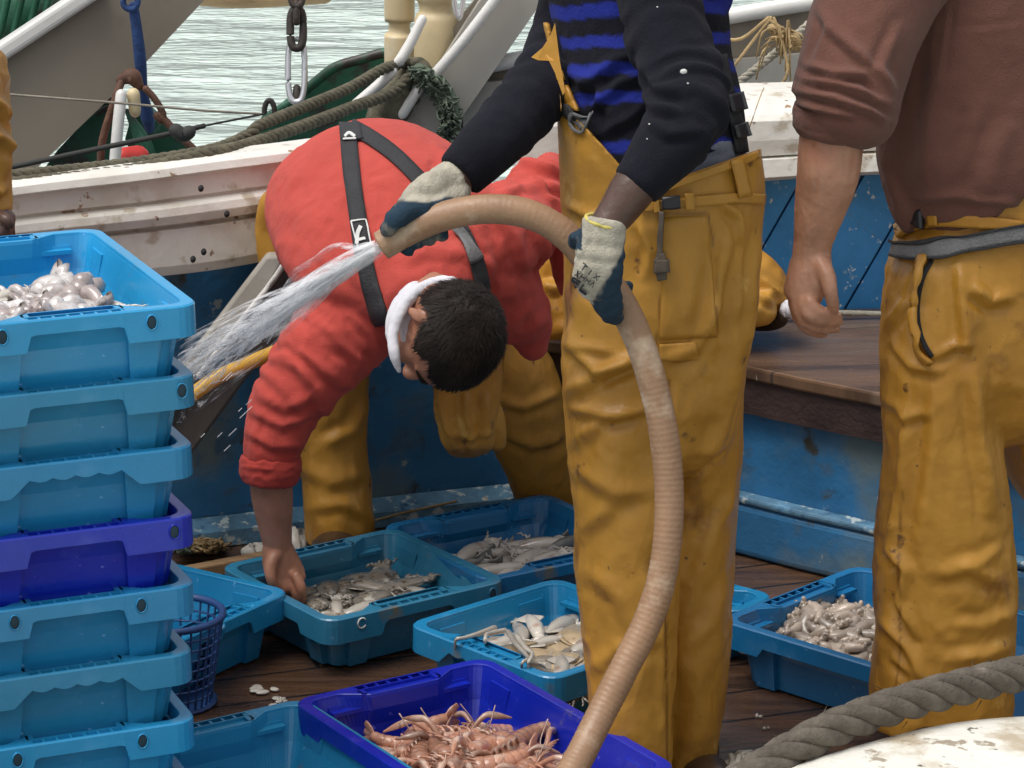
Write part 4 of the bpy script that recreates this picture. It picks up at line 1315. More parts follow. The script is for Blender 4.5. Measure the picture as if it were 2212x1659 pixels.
knit('grey_cotton', (0.17, 0.18, 0.23), .1)
knit('white_cotton', (0.72, 0.71, 0.76), .05)
M('oilskin', YEL, rough=0.44, var=0.10, scale=3.5, bump=0.25, bscale=45, bdist=0.006, crumple=(7, .030, .42, (1, 1, .38)), rvar=0.16, spec=0.36, attrs=[('seam_shade', (0.22, 0.10, 0.015))],
  spots=[((0.36, 0.165, 0.02), 3, 0.50, 0.2), ((0.21, 0.09, 0.02), 6, 0.585, 0.12), ((0.15, 0.07, 0.025), 18, 0.655, 0.05), ((0.58, 0.35, 0.09), 12, 0.66, 0.1), ((.10,.06,.03), 45, .70, .03)])
M('black_webbing', (0.02, 0.02, 0.023), rough=0.7, var=0.2, scale=30, bump=0.4, bscale=220)
M('grey_webbing', (0.15, 0.148, 0.15), rough=0.7, var=0.2, scale=30, bump=0.4, bscale=220)
M('pale_print', (0.62, 0.62, 0.60), rough=0.6)
M('black_plastic', (0.022, 0.022, 0.026), rough=0.35)
M('glove_cotton', (0.42, 0.385, 0.31), rough=0.95, var=0.2, scale=20, bump=0.7, bscale=260, bdist=0.004, attrs=[('coat', (0.012, 0.035, 0.06))], spots=[((0.25, 0.22, 0.17), 14, 0.56, 0.15)])
M('glove_yellow', (0.6, 0.5, 0.13), rough=0.9)
M('hair_black', (0.020, 0.015, 0.012), rough=0.65, var=0.5, scale=40, bump=0.35, bscale=200, bdist=0.004, spec=0.22)
M('eye_white', (0.7, 0.68, 0.64), rough=0.2)
M('boot_rubber', (0.05, 0.03, 0.02), rough=0.35, var=0.3, scale=10, bump=0.2, bscale=30)
M('hose_rubber', (0.315, 0.185, 0.105), rough=0.45, var=0.14, scale=12, bump=0.15, bscale=90, spots=[((0.55, 0.42, 0.30), 9, 0.54, 0.15), ((0.24, 0.12, 0.06), 14, 0.63, 0.1)])

def person(label, shapes, matname, foot, voxel=.0045, smooth=2, disp=()):
    me = fused(shapes, voxel, smooth, disp)
    me.materials.append(MATS[matname])
    off = Vector((foot.x, foot.y, foot.z))
    me.transform(Matrix.Translation(-off))
    o = link('person', me, None)
    o.location = off
    tag(o, label, 'person')
    return o

def garment(name, shapes, matname, parent, voxel=.006, smooth=3, disp=(), attrs=(), label=None, post=1):
    me = fused(shapes, voxel, smooth, disp, attrs, post)
    b = bvh_of(me)
    o = link(name, me, MATS[matname], parent)
    if label: o['label'] = label
    return o, b

def seam_attr(lines, wd=2.2, dash=0):
    def f(co, no):
        x, y = project(co)
        v = np.zeros(len(co))
        for pl in lines:
            d, s, t = seg_dist(x, y, pl)
            v = np.maximum(v, np.clip(1.6 - d / wd, 0, 1))
        return v * (front(co, no) > .3)
    return f

def head_shapes(C, up, fwd, s=1.0, nose=True):
    up = Vector(up).normalized(); fwd = Vector(fwd); fwd = (fwd - up * fwd.dot(up)).normalized(); rt = fwd.cross(up)
    Mx = np.array([tuple(rt), tuple(fwd), tuple(up)]).T * s
    c = np.array(C)
    def tr(sh): return (np.asarray(sh[0]) @ Mx.T + c, sh[1])
    S = [ball((0, -.008, .015), (.074, .094, .092), 22),
         loft([((0, .025, .02), .066, .068), ((0, .035, -.03), .060, .062), ((0, .045, -.075), .046, .050), ((0, .055, -.105), .028, .030)], side=(1, 0, 0), n=18, sub=3),
         loft([((0, .084, .012), .007, .008), ((0, .098, -.012), .009, .010), ((0, .110, -.034), .015, .012), ((0, .098, -.042), .012, .008)], side=(1, 0, 0), n=12, sub=3),
         loft([((-.045, .070, .018), .008, .008), ((-.02, .086, .020), .010, .009), ((.02, .086, .020), .010, .009), ((.045, .070, .018), .008, .008)], side=(0, 1, 0), n=10, sub=3),
         loft([((-.024, .088, -.064), .004, .005), ((0, .099, -.062), .007, .006), ((.024, .088, -.064), .004, .005)], side=(0, 1, 0), n=10, sub=3),
         loft([((-.022, .086, -.075), .004, .005), ((0, .096, -.075), .007, .006), ((.022, .086, -.075), .004, .005)], side=(0, 1, 0), n=10, sub=3)]
    for sx in (-1, 1):
        S.append(loft([((sx * .074, -.012, -.040), .006, .008), ((sx * .079, -.016, -.020), .005, .012), ((sx * .082, -.022, -.004), .005, .014), ((sx * .079, -.020, .008), .004, .008)], side=(1, 0, 0), n=12, sub=3))
        S.append(ball((sx * .046, .062, -.022), (.024, .022, .026), 12))
    return [tr(q) for q in S], Mx, c

def hair(Mx, c, parent, keep, thick=.007, tufts=3000, seed=5):
    g = random.Random(seed)
    n, m = 64, 40
    V, ok = [], {}
    def pt(th, ph, e=0.0):
        d = np.array((math.sin(th) * math.cos(ph), math.sin(th) * math.sin(ph), math.cos(th)))
        return np.array((0, -.008, .015)) + d * (np.array((.074, .094, .092)) + thick + e)
    idx = {}
    Fc = []
    for i in range(m + 1):
        for j in range(n):
            p = pt(math.pi * min(max(i, .1), m - .1) / m, 2 * math.pi * j / n)
            e = .0012 * (vnoise(np.array([p * 60]), 3)[0] + vnoise(np.array([p * 140]), 4)[0] * .5)
            V.append(pt(math.pi * min(max(i, .1), m - .1) / m, 2 * math.pi * j / n, e))
    for i in range(m):
        for j in range(n):
            q = (i * n + j, (i + 1) * n + j, (i + 1) * n + (j + 1) % n, i * n + (j + 1) % n)
            ctr = np.mean([V[k] for k in q], 0)
            if keep(ctr): Fc.append(q)
    V = [np.array(v) for v in V]
    for _ in range(tufts * 3):
        th, ph = math.acos(g.uniform(-1, 1)), g.uniform(0, 6.283)
        p = pt(th, ph)
        if not keep(p): continue
        nrm = p - np.array((0, 0, .01)); nrm /= np.linalg.norm(nrm)
        sw = vnoise(np.array([p * 28]), 9)[0]
        fl = np.array((.5 * sw + g.uniform(-.25, .25), .75, -.35 + .4 * vnoise(np.array([p * 28]), 10)[0])); fl = fl - nrm * (fl @ nrm); fl /= np.linalg.norm(fl) + 1e-6
        e = np.cross(nrm, fl)
        b0 = p - nrm * .003 - fl * .006
        k = len(V); l = g.uniform(.016, .028); wd = g.uniform(.0006, .0011); lift = g.uniform(.10, .34)
        V += [b0 - e * wd, b0 + e * wd, b0 + fl * l * .5 + nrm * l * lift + e * wd * .8, b0 + fl * l * .5 + nrm * l * lift - e * wd * .8, b0 + fl * l + nrm * l * lift * .9]
        Fc += [(k, k + 1, k + 2, k + 3), (k + 3, k + 2, k + 4)]
    V = np.array(V) @ Mx.T + c
    used = sorted({i for f in Fc for i in f}); mp = {a: b for b, a in enumerate(used)}
    me = me_from(V[used], [tuple(mp[i] for i in f) for f in Fc])
    return link('hair', me, MATS['hair_black'], parent)

def glyphs(bvh, x, y, w_, h_, rows, mat, name, parent, ang=0.0, seed=1, gl=.62):
    """worn printed lettering: small strokes laid on a surface"""
    g = random.Random(seed)
    out = []
    ca, sa = math.cos(ang), math.sin(ang)
    for r_, nch in enumerate(rows):
        for k in range(nch):
            cx = (k + .5) / nch * w_; cy = (r_ + .5) / len(rows) * h_
            cw, chh = w_ / nch * gl * .5, h_ / len(rows) * gl * .5
            strokes = g.choice([[(-1, -1, -1, 1), (-1, 1, 1, 1)], [(-1, -1, -1, 1), (1, -1, 1, 1), (-1, 0, 1, 0)], [(-1, -1, 1, 1), (1, -1, -1, 1)], [(-1, -1, 1, -1), (0, -1, 0, 1)], [(0, -1, 0, 1)], [(-1, -1, 1, -1), (-1, -1, -1, 1), (-1, 0, 1, 0), (-1, 1, 1, 1)], [(-1, 1, 0, -1), (0, -1, 1, 1)]])
            for (a, b, c_, d) in strokes:
                p = [(cx + a * cw, cy + b * chh), (cx + c_ * cw, cy + d * chh)]
                q = [(x + u * ca - v * sa, y + u * sa + v * ca) for u, v in p]
                out.append(strip(bvh, q, max(1.6, cw * .42), nv=4, nu=1, off=.0045, thick=.0008))
    return obj(name, out, MATS[mat], parent, smooth=False)

# ============================================================ person 1: man in red, bent over the crates
F1 = UZ(730, 1175, 0)
up1, fw1 = (.56, -.74, -.38), (-.50, .10, -.86)
C1 = U(968, 722, 5.46)
hs1, Mx1, c1 = head_shapes(C1, up1, fw1, 1.03)
arm1 = [(583, 1015, 5.575, .042, .040), (588, 1075, 5.575, .041, .039), (595, 1140, 5.575, .033, .031), (600, 1180, 5.575, .028, .024)]
hand1 = [tpx([(598, 1172, 5.575, .028, .022), (604, 1205, 5.57, .036, .018), (618, 1245, 5.565, .040, .015), (628, 1262, 5.56, .036, .013)], side=(.9, .3, .3), n=18)]
for q in ([(640, 1243, 5.55, .011), (650, 1268, 5.54, .0105), (652, 1290, 5.545, .0092), (650, 1306, 5.555, .007)],
          [(632, 1255, 5.56, .011), (641, 1280, 5.55, .0105), (640, 1303, 5.56, .009), (636, 1318, 5.57, .007)],
          [(621, 1262, 5.57, .0105), (626, 1284, 5.565, .010), (623, 1303, 5.575, .009), (618, 1315, 5.585, .007)],
          [(609, 1260, 5.58, .0095), (611, 1278, 5.58, .009), (607, 1292, 5.59, .008), (603, 1302, 5.6, .006)],
          [(598, 1195, 5.56, .014), (584, 1222, 5.545, .013), (586, 1250, 5.535, .011), (596, 1272, 5.54, .009)]):
    hand1.append(tpx(q, n=12))
b1 = hs1 + hand1 + [tpx(arm1, side=(1, 0, 0), n=20),
      tpx([(830, 600, 5.72, .07), (760, 690, 5.66, .052), (680, 780, 5.62, .048), (610, 890, 5.6, .042), (588, 960, 5.58, .041), (583, 1020, 5.575, .042)], n=18),
      tpx([(900, 560, 5.66, .07), (925, 615, 5.58, .055), (950, 680, 5.48, .052)], n=18),
      tpx([(780, 410, 6.02, .15, .10), (815, 450, 5.88, .165, .105), (860, 510, 5.76, .175, .10), (910, 570, 5.66, .12, .085)], side=(.95, .15, .22), n=24),
      tpx([(720, 480, 6.06, .09), (715, 780, 6.05, .075), (725, 960, 6.05, .055), (730, 1150, 6.03, .045), (728, 1186, 5.98, .045)], n=18),
      tpx([(860, 480, 6.1, .09), (1010, 720, 6.1, .085), (1110, 900, 6.12, .06), (1180, 1080, 6.26, .045), (1185, 1100, 6.27, .045)], n=18),
      tpx([(1010, 540, 5.72, .07), (1100, 515, 5.76, .05), (1180, 420, 5.88, .045), (1235, 520, 5.92, .036), (1262, 640, 5.93, .03)], n=16)]
man1 = person('man in a red fleece and yellow oilskins bending over to reach into a crate', b1, 'tan_skin', F1, .0036, 2)
hair(Mx1, c1, man1, lambda p: (p[1] > 0 and p[2] > .052 + .25 * max(0, p[1] - .05) - .0 * abs(p[0]) and p[2] > .03) or (p[1] <= -.036) or (-.036 < p[1] < .035 and p[2] > .008), seed=2)
def local(Mx, c, v): return np.array(v) @ Mx.T + c
for sx in (-1, 1):
    obj('eye', [ball(local(Mx1, c1, (sx * .030, .0735, -.002)), .0105, 12)], MATS['eye_white'], man1)
obj('eyebrow', [(lambda P: tube([local(Mx1, c1, p) for p in P], [.003, .005, .004], n=8))([(sx * .048, .074, .022), (sx * .03, .088, .028), (sx * .012, .093, .025)]) for sx in (-1, 1)], MATS['hair_black'], man1)
# trousers
leg1 = lr([(600, 620, 800, 6.1, .11), (760, 640, 800, 6.07, .11), (850, 650, 795, 6.06, .10), (950, 650, 795, 6.05, .09), (1050, 656, 800, 6.04, .085), (1120, 661, 806, 6.03, .08), (1166, 664, 806, 6.03, .078)], side=(1, 0, 0), n=26, caps=(1, .05))
leg2 = tpx([(900, 620, 6.12, .115), (1030, 720, 6.12, .105), (1120, 860, 6.13, .095), (1170, 1000, 6.22, .082), (1195, 1085, 6.28, .075)], side=(1, 0, .3), n=26)
pel1 = tpx([(725, 600, 6.08, .12, .12), (760, 510, 6.08, .15, .12), (795, 440, 6.06, .14, .10)], side=(1, .1, .1), n=28)
waist1 = tpx([(592, 440, 5.99, .028), (580, 480, 6.0, .026), (590, 540, 6.0, .03), (612, 610, 6.02, .035), (640, 680, 6.05, .04)], n=14)
tr1, bt1 = garment('trousers', [leg1, leg2, pel1, waist1], 'oilskin', man1, .006, 3,
    [rumple(.004, (6, 6, 3), 21, True), rumple(.0015, (20, 20, 9), 22, True),
     creases([([(640, 1000), (720, 1040), (800, 1020)], 18, .006), ([(665, 1100), (740, 1085), (800, 1120)], 14, .006), ([(790, 870), (760, 930), (700, 960)], 14, .01), ([(1090, 930), (1150, 960), (1215, 940)], 14, .012), ([(1060, 860), (1130, 880), (1200, 850)], 12, .012)])],
    [('seam_shade', seam_attr([]))])
garment('bib', [tpx([(1010, 760, 5.74, .075, .016), (1010, 850, 5.72, .070, .020), (1006, 910, 5.71, .060, .024), (1012, 955, 5.72, .048, .022), (1018, 972, 5.74, .040, .016)], side=(1, .3, -.1), n=24, caps=(.2, .2), power=2.6),
             tpx([(1040, 850, 5.76, .022), (1062, 905, 5.75, .026), (1076, 955, 5.76, .018)], n=14)], 'oilskin', man1, .005, 2, [rumple(.004, (14, 14, 6), 24, True), creases([([(950, 860), (965, 920), (990, 970)], 9, .010), ([(1000, 840), (1005, 900), (1020, 965)], 9, .011), ([(1045, 850), (1050, 910), (1045, 960)], 8, .010), ([(960, 930), (1005, 945), (1060, 930)], 7, .006)])], [('seam_shade', lambda co, no: np.clip((project(co)[1] - 966) / 8, 0, 1))])  # bib's lower edge coloured darker to stand for its shaded underside
obj('boot', [tpx([(732, 1130, 6.02, .06, .06), (732, 1170, 6.01, .06, .06), (728, 1190, 5.97, .055, .05)], n=18), tpx([(735, 1178, 6.04, .052, .05), (722, 1192, 5.92, .05, .04), (716, 1204, 5.84, .04, .03)], side=(1, 0, 0), n=18)], MATS['boot_rubber'], man1)
obj('boot', [tpx([(1195, 1050, 6.28, .055, .06), (1195, 1080, 6.28, .055, .055)], n=18), tpx([(1190, 1088, 6.28, .046, .042), (1240, 1086, 6.28, .044, .036), (1275, 1086, 6.28, .036, .028)], side=(0, 1, 0), n=18)], MATS['boot_rubber'], man1)
# red fleece
sidev = (.95, .15, .22)
swt1 = [tpx([(760, 408, 6.08, .15, .10), (778, 398, 6.0, .192, .128), (800, 432, 5.88, .212, .140), (840, 492, 5.76, .218, .135), (885, 560, 5.67, .20, .115), (925, 610, 5.60, .135, .09)], side=sidev, n=32),
        tpx([(835, 605, 5.70, .11), (765, 685, 5.66, .101), (692, 772, 5.62, .089), (620, 872, 5.6, .073), (593, 950, 5.58, .061), (585, 1000, 5.575, .055), (582, 1030, 5.575, .051)], n=26, caps=(1, .1)),
        tpx([(1000, 530, 5.70, .11), (1085, 505, 5.74, .10), (1150, 455, 5.82, .075), (1182, 400, 5.88, .062), (1225, 470, 5.92, .06), (1255, 600, 5.93, .052)], n=24),
        tpx([(985, 590, 5.70, .12), (1060, 620, 5.73, .10), (1105, 665, 5.76, .075), (1140, 710, 5.78, .052), (1150, 745, 5.78, .03)], n=22),
        tpx([(860, 620, 5.70, .12, .09), (900, 640, 5.66, .10, .08)], side=sidev, n=22)]
red, bred = garment('fleece', swt1, 'red_fleece', man1, .006, 4,
    [rings([(835, 600, 5.70), (765, 680, 5.66), (690, 770, 5.62), (618, 870, 5.6), (592, 950, 5.58), (582, 1030, 5.57)], .040, .0035, 3, .12, .80),
     rings([(1085, 505, 5.74), (1150, 455, 5.82), (1182, 400, 5.88)], .036, .006, 6, -.2, 1.2),
     rumple(.006, (7, 7, 7), 5), rumple(.0018, (22, 22, 10), 6, True, .9),
     creases([([(640, 790), (690, 850), (705, 905)], 12, .008), ([(560, 850), (620, 880), (690, 850)], 12, .007), ([(545, 890), (610, 920), (675, 895)], 10, .007), ([(535, 935), (590, 965), (655, 965)], 9, .007),
              ([(700, 700), (760, 760), (790, 820)], 12, .007), ([(745, 670), (800, 720), (830, 770)], 10, .007), ([(660, 760), (735, 830), (770, 830)], 11, .007),
              ([(1000, 470), (1050, 540), (1070, 600)], 12, .007), ([(1060, 450), (1110, 510), (1140, 590)], 12, .008), ([(1120, 440), (1160, 490), (1185, 560)], 11, .007), ([(1085, 395), (1140, 370), (1205, 375)], 10, .008), ([(1075, 425), (1130, 400), (1200, 405)], 10, .008), ([(1120, 350), (1160, 355), (1205, 372)], 9, .008),
              ([(880, 560), (930, 540), (1000, 545)], 16, .007), ([(590, 500), (640, 600), (700, 640)], 22, .008), ([(620, 400), (650, 380), (700, 330)], 22, .006), ([(950, 330), (1000, 390), (1020, 440)], 18, .007)])],
    [('wet', lambda co, no: np.clip((project(co)[1] - 930) / 60, 0, 1) * (project(co)[0] < 720) * .7)])
# rolled cuff
cf = [tpx([(585, 985, 5.575, .0565), (584, 1004, 5.574, .060), (582, 1024, 5.573, .058), (581, 1036, 5.573, .0545)], n=28, caps=(.1, .1))]
garment('cuff', cf, 'red_fleece', man1, .004, 2, [rumple(.003, (30, 30, 60), 8, True)], [('wet', lambda co, no: np.full(len(co), .75))])
# white collar
garment('collar', [tpx([(862, 800, 5.39, .005), (852, 765, 5.39, .010), (849, 722, 5.41, .011), (861, 678, 5.44, .0125), (889, 640, 5.48, .013), (927, 616, 5.50, .012), (966, 608, 5.50, .012), (1003, 618, 5.48, .006)], n=16, sub=8),
               tpx([(846, 745, 5.42, .006), (842, 712, 5.43, .009), (853, 668, 5.46, .011), (880, 630, 5.50, .011), (915, 606, 5.53, .009)], n=12), tpx([(876, 740, 5.45, .008), (876, 700, 5.47, .010), (893, 665, 5.50, .012)], n=12)], 'white_cotton', man1, .003, 1, [rumple(.001, (40, 40, 40), 27, True)])
# braces
obj('brace', [strip(bred, [(752, 272), (757, 330), (764, 400), (774, 468), (784, 540), (797, 600), (812, 650), (826, 700)], 36, off=.003, thick=.003)], MATS['black_webbing'], man1)
obj('brace', [strip(bred, [(757, 276), (800, 300), (848, 334), (890, 374), (930, 420), (970, 462), (1000, 500), (1022, 545), (1036, 600), (1040, 635)], 31, off=.0035, thick=.003)], MATS['black_webbing'], man1)
obj('brace_patch', [sheet(bred, [(735, 272), (740, 310)], [(778, 272), (786, 306)], 6, 6, off=.006, thick=.003)], MATS['black_webbing'], man1)
obj('brace_adjuster', [strip(bred, [(986, 492), (1008, 520), (1026, 565)], 30, off=.008, thick=.002)], MATS['grey_webbing'], man1)
# patch with a pale outlined emblem near the lower end of the left brace
obj('brace_label', [strip(bred, [(762, 482), (792, 478)], 3, off=.008, thick=.001, nv=6), strip(bred, [(762, 482), (776, 538)], 3, off=.008, thick=.001, nv=6), strip(bred, [(792, 478), (804, 532)], 3, off=.008, thick=.001, nv=6),
                    strip(bred, [(774, 530), (776, 508), (782, 492)], 8, off=.008, thick=.001, nv=8), strip(bred, [(778, 522), (792, 518)], 6, off=.008, thick=.001, nv=5), strip(bred, [(782, 536), (798, 533)], 5, off=.008, thick=.001, nv=5)], MATS['pale_print'], man1, smooth=False)
obj('brace_mark', [strip(bred, [(748, 304), (758, 296), (770, 304)], 6, off=.010, thick=.001, nv=6), strip(bred, [(746, 309), (772, 308)], 3, off=.010, thick=.001, nv=6)], MATS['pale_print'], man1, smooth=False)
glyphs(bred, 822, 312, 62, 16, [4], 'pale_print', 'brace_lettering', man1, ang=.72, seed=4)
# ============================================================ person 2: man with the hose
F2 = UZ(1400, 1690, 0)
HG = [(824, 531, 4.60), (860, 510, 4.60), (910, 484, 4.60), (970, 464, 4.60), (1040, 452, 4.60), (1110, 455, 4.60), (1170, 474, 4.60), (1222, 508, 4.60), (1262, 552, 4.60), (1300, 596, 4.60), (1340, 650, 4.585),
      (1378, 730, 4.57), (1408, 820, 4.555), (1431, 920, 4.54), (1444, 1030, 4.53), (1444, 1140, 4.51), (1429, 1250, 4.49), (1398, 1345, 4.47), (1348, 1445, 4.44), (1292, 1555, 4.40), (1238, 1660, 4.34), (1150, 1800, 4.22), (1000, 1950, 4.02)]
sleeveN = [(1405, -190, 4.84, .080), (1416, -60, 4.78, .070), (1440, 60, 4.72, .066), (1474, 160, 4.67, .066), (1490, 222, 4.63, .067), (1472, 275, 4.60, .062), (1428, 335, 4.57, .052), (1372, 405, 4.55, .0405)]
sleeveF = [(1265, -190, 5.0, .075), (1258, -60, 5.0, .068), (1228, 70, 4.96, .060), (1172, 185, 4.86, .056), (1106, 264, 4.77, .053), (1045, 326, 4.71, .049), (994, 380, 4.68, .0415)]
b2 = [tpx([(1390, -60, 4.92, .14, .10), (1400, 150, 4.9, .13, .10), (1425, 330, 4.88, .125, .10), (1432, 480, 4.87, .13, .11), (1430, 600, 4.87, .13, .11)], n=24),
      tpx([(1370, 560, 4.85, .08), (1330, 900, 4.84, .06), (1345, 1250, 4.84, .05), (1365, 1640, 4.85, .045), (1360, 1700, 4.82, .045)], n=18),
      tpx([(1500, 560, 4.92, .08), (1510, 900, 4.95, .06), (1505, 1250, 4.96, .05), (1485, 1600, 4.97, .045), (1480, 1660, 4.95, .045)], n=18),
      tpx([(q[0], q[1], q[2], q[3] * .66) for q in sleeveN[:-1]] + [(1372, 402, 4.55, .036), (1335, 455, 4.54, .031), (1308, 490, 4.53, .027)], n=18),
      tpx([(q[0], q[1], q[2], q[3] * .66) for q in sleeveF[:-1]] + [(985, 382, 4.68, .031), (965, 398, 4.67, .029)], n=18),
      tpx([(1385, -280, 4.9, .12, .09), (1388, -160, 4.92, .19, .10), (1390, -40, 4.92, .16, .10)], n=24),
      tpx([(1380, -300, 4.9, .06), (1372, -380, 4.87, .055)], n=16)]
h2, Mx2, c2 = head_shapes(U(1362, -450, 4.84), (-.12, -.15, 1), (-.8, -.4, -.5))
# hands inside the gloves
b2 += [tpx([(1308, 490, 4.53, .026, .02), (1292, 560, 4.525, .03, .014), (1290, 620, 4.53, .026, .012)], n=14), tpx([(965, 398, 4.67, .027, .02), (915, 432, 4.64, .03, .014), (888, 452, 4.62, .024, .012)], n=14)]
for q in ([(1302, 610, 4.53, .008), (1322, 660, 4.54, .008)], [(1290, 620, 4.53, .008), (1308, 668, 4.545, .008)], [(1280, 610, 4.535, .008), (1296, 650, 4.55, .008)], [(1270, 590, 4.54, .008), (1280, 630, 4.555, .008)], [(1270, 520, 4.54, .009), (1254, 514, 4.55, .008)],
          [(888, 452, 4.62, .008), (850, 482, 4.6, .008)], [(900, 448, 4.63, .008), (892, 480, 4.66, .008)], [(915, 444, 4.64, .008), (915, 475, 4.67, .008)], [(930, 440, 4.65, .008), (935, 470, 4.67, .008)], [(945, 432, 4.65, .008), (955, 462, 4.68, .008)]):
    b2.append(tpx(q, n=10))
man2 = person('man in a navy jumper with blue stripes standing in yellow oilskins and holding a hose', b2 + h2, 'dark_skin', F2, .005, 2)
hair(Mx2, c2, man2, lambda p: p[2] > .045 or (p[1] < -.01 and p[2] > -.05), seed=3, tufts=400)
# oilskin trousers
LRT = [(225, 1206, 1622), (300, 1208, 1630), (360, 1212, 1640), (430, 1214, 1650), (480, 1216, 1653), (550, 1220, 1646), (620, 1222, 1636), (700, 1220, 1618), (780, 1219, 1604), (850, 1220, 1600)]
pel2 = lr([(y, a, b, 4.86, .153 - .00002 * abs(y - 600)) for y, a, b in LRT], side=(1, 0, 0), n=36, caps=(.1, 1), power=2.25)
l1 = lr([(640, 1224, 1480, 4.84, .125), (780, 1219, 1470, 4.83, .128), (900, 1222, 1470, 4.82, .122), (1000, 1229, 1466, 4.82, .118), (1100, 1239, 1464, 4.82, .115), (1200, 1243, 1462, 4.82, .112), (1300, 1255, 1460, 4.82, .11), (1400, 1265, 1456, 4.82, .108), (1500, 1272, 1452, 4.82, .106), (1600, 1279, 1450, 4.82, .104), (1668, 1285, 1448, 4.82, .102)], side=(1, 0, 0), n=30, caps=(1, .05), power=2.2)
l2 = lr([(640, 1380, 1634, 4.92, .125), (780, 1380, 1604, 4.93, .125), (900, 1390, 1598, 4.94, .120), (1000, 1395, 1597, 4.95, .117), (1100, 1400, 1592, 4.95, .113), (1200, 1404, 1586, 4.95, .11), (1300, 1408, 1580, 4.95, .108), (1400, 1410, 1573, 4.95, .106), (1500, 1412, 1562, 4.95, .104), (1600, 1415, 1546, 4.95, .102), (1650, 1417, 1535, 4.95, .10)], side=(1, 0, 0), n=30, caps=(1, .05), power=2.2)
seams2 = [[(1446, 820), (1444, 1000), (1440, 1200), (1438, 1400), (1442, 1660)], [(1422, 540), (1424, 700), (1408, 790)], [(1436, 460), (1530, 462), (1545, 560), (1550, 720)]]
tr2, bt2 = garment('trousers', [pel2, l1, l2], 'oilskin', man2, .0055, 3,
    [rumple(.0050, (4.6, 4.6, 2.6), 41, True, .8), rumple(.0022, (14, 14, 8), 42, True, .8), rumple(.0006, (50, 50, 40), 43, True),
     creases([([(1222, 735), (1300, 800), (1400, 770)], 15, .015), ([(1232, 700), (1250, 745), (1330, 760)], 10, .009), ([(1225, 850), (1290, 810), (1380, 765)], 16, .014), ([(1228, 880), (1330, 895), (1400, 880)], 14, .011),
              ([(1232, 960), (1300, 905), (1390, 885)], 15, .008), ([(1240, 1010), (1320, 1060), (1400, 1060)], 20, .007), ([(1250, 1150), (1320, 1090), (1360, 1060)], 20, .006), ([(1270, 1230), (1340, 1290), (1380, 1380)], 20, .006), ([(1272, 1450), (1340, 1400), (1420, 1380)], 18, .006),
              ([(1570, 500), (1545, 650), (1520, 760)], 18, .013), ([(1600, 560), (1585, 720), (1575, 860)], 16, .012), ([(1640, 520), (1618, 640), (1600, 760)], 12, .010), ([(1440, 780), (1500, 750), (1545, 650)], 12, .010),
              ([(1580, 900), (1530, 1000), (1480, 1060)], 18, .008), ([(1590, 1060), (1540, 1150), (1500, 1260)], 18, .007), ([(1570, 1260), (1530, 1350), (1470, 1400)], 18, .007), ([(1440, 780), (1445, 1000), (1440, 1300), (1443, 1650)], 9, -.012),
              ([(1222, 440), (1290, 470), (1300, 520)], 12, .009), ([(1225, 500), (1250, 560), (1245, 620)], 10, .008), ([(1380, 480), (1400, 540), (1395, 600)], 9, .009), ([(1550, 430), (1590, 470), (1600, 520)], 9, .009)])],
    [('seam_shade', seam_attr(seams2, 2.0))])
cut_above(tr2, [((1214, 222), (1388, 412)), ((1388, 412), (1642, 322))])
# waistband, pocket, buckle, cord
obj('waistband', [strip(bt2, [(1392, 421), (1440, 404), (1500, 383), (1560, 361), (1605, 345), (1632, 335)], 16, off=.003, thick=.005)], MATS['oilskin'], man2)
obj('belt', [strip(bt2, [(1385, 447), (1450, 440), (1530, 432), (1600, 428), (1646, 430)], 22, off=.003, thick=.004)], MATS['oilskin'], man2)
obj('buckle', [strip(bt2, [(1432, 437), (1468, 434)], 27, off=.010, thick=.009, nv=6)], MATS['black_plastic'], man2)
for ln, wd_ in (([(1416, 424), (1418, 458)], 15), ([(1487, 416), (1489, 452)], 17), ([(1584, 345), (1592, 380), (1602, 425)], 26)):
    obj('belt_loop', [strip(bt2, ln, wd_, off=.008, thick=.004, nv=8)], MATS['oilskin'], man2)
obj('drawcord', [strip(bt2, [(1430, 455), (1428, 490), (1425, 530), (1424, 556)], 13, off=.008, thick=.006), strip(bt2, [(1424, 545), (1426, 562)], 24, off=.008, thick=.008, nv=6), strip(bt2, [(1426, 558), (1427, 585)], 36, off=.008, thick=.009, nv=8), strip(bt2, [(1427, 583), (1429, 600)], 20, off=.008, thick=.007, nv=6)], M('cord_brown', (0.11, 0.085, 0.065), rough=.8, var=.3, scale=30), man2)
obj('pocket_flap', [sheet(bt2, [(1424, 742), (1424, 778)], [(1505, 738), (1508, 776)], 12, 6, off=.003, thick=.003)], MATS['oilskin'], man2)
obj('fly_panel', [sheet(bt2, [(1428, 470), (1430, 600), (1424, 735)], [(1528, 466), (1540, 600), (1548, 728)], 14, 20, off=.0005, thick=.0016)], MATS['oilskin'], man2)
# boots
for (x, y, D, dx) in ((1368, 1650, 4.82, -14), (1490, 1625, 4.95, 52)):
    obj('boot', [tpx([(x, y - 40, D, .052, .056), (x, y + 10, D, .052, .056), (x, y + 38, D - .01, .05, .06)], n=18), tpx([(x, y + 30, D + .03, .045, .045), (x + dx * .6, y + 50, D - .08, .046, .04), (x + dx, y + 62, D - .16, .036, .028)], side=(1, 0, 0), n=18)], MATS['boot_rubber'], man2)
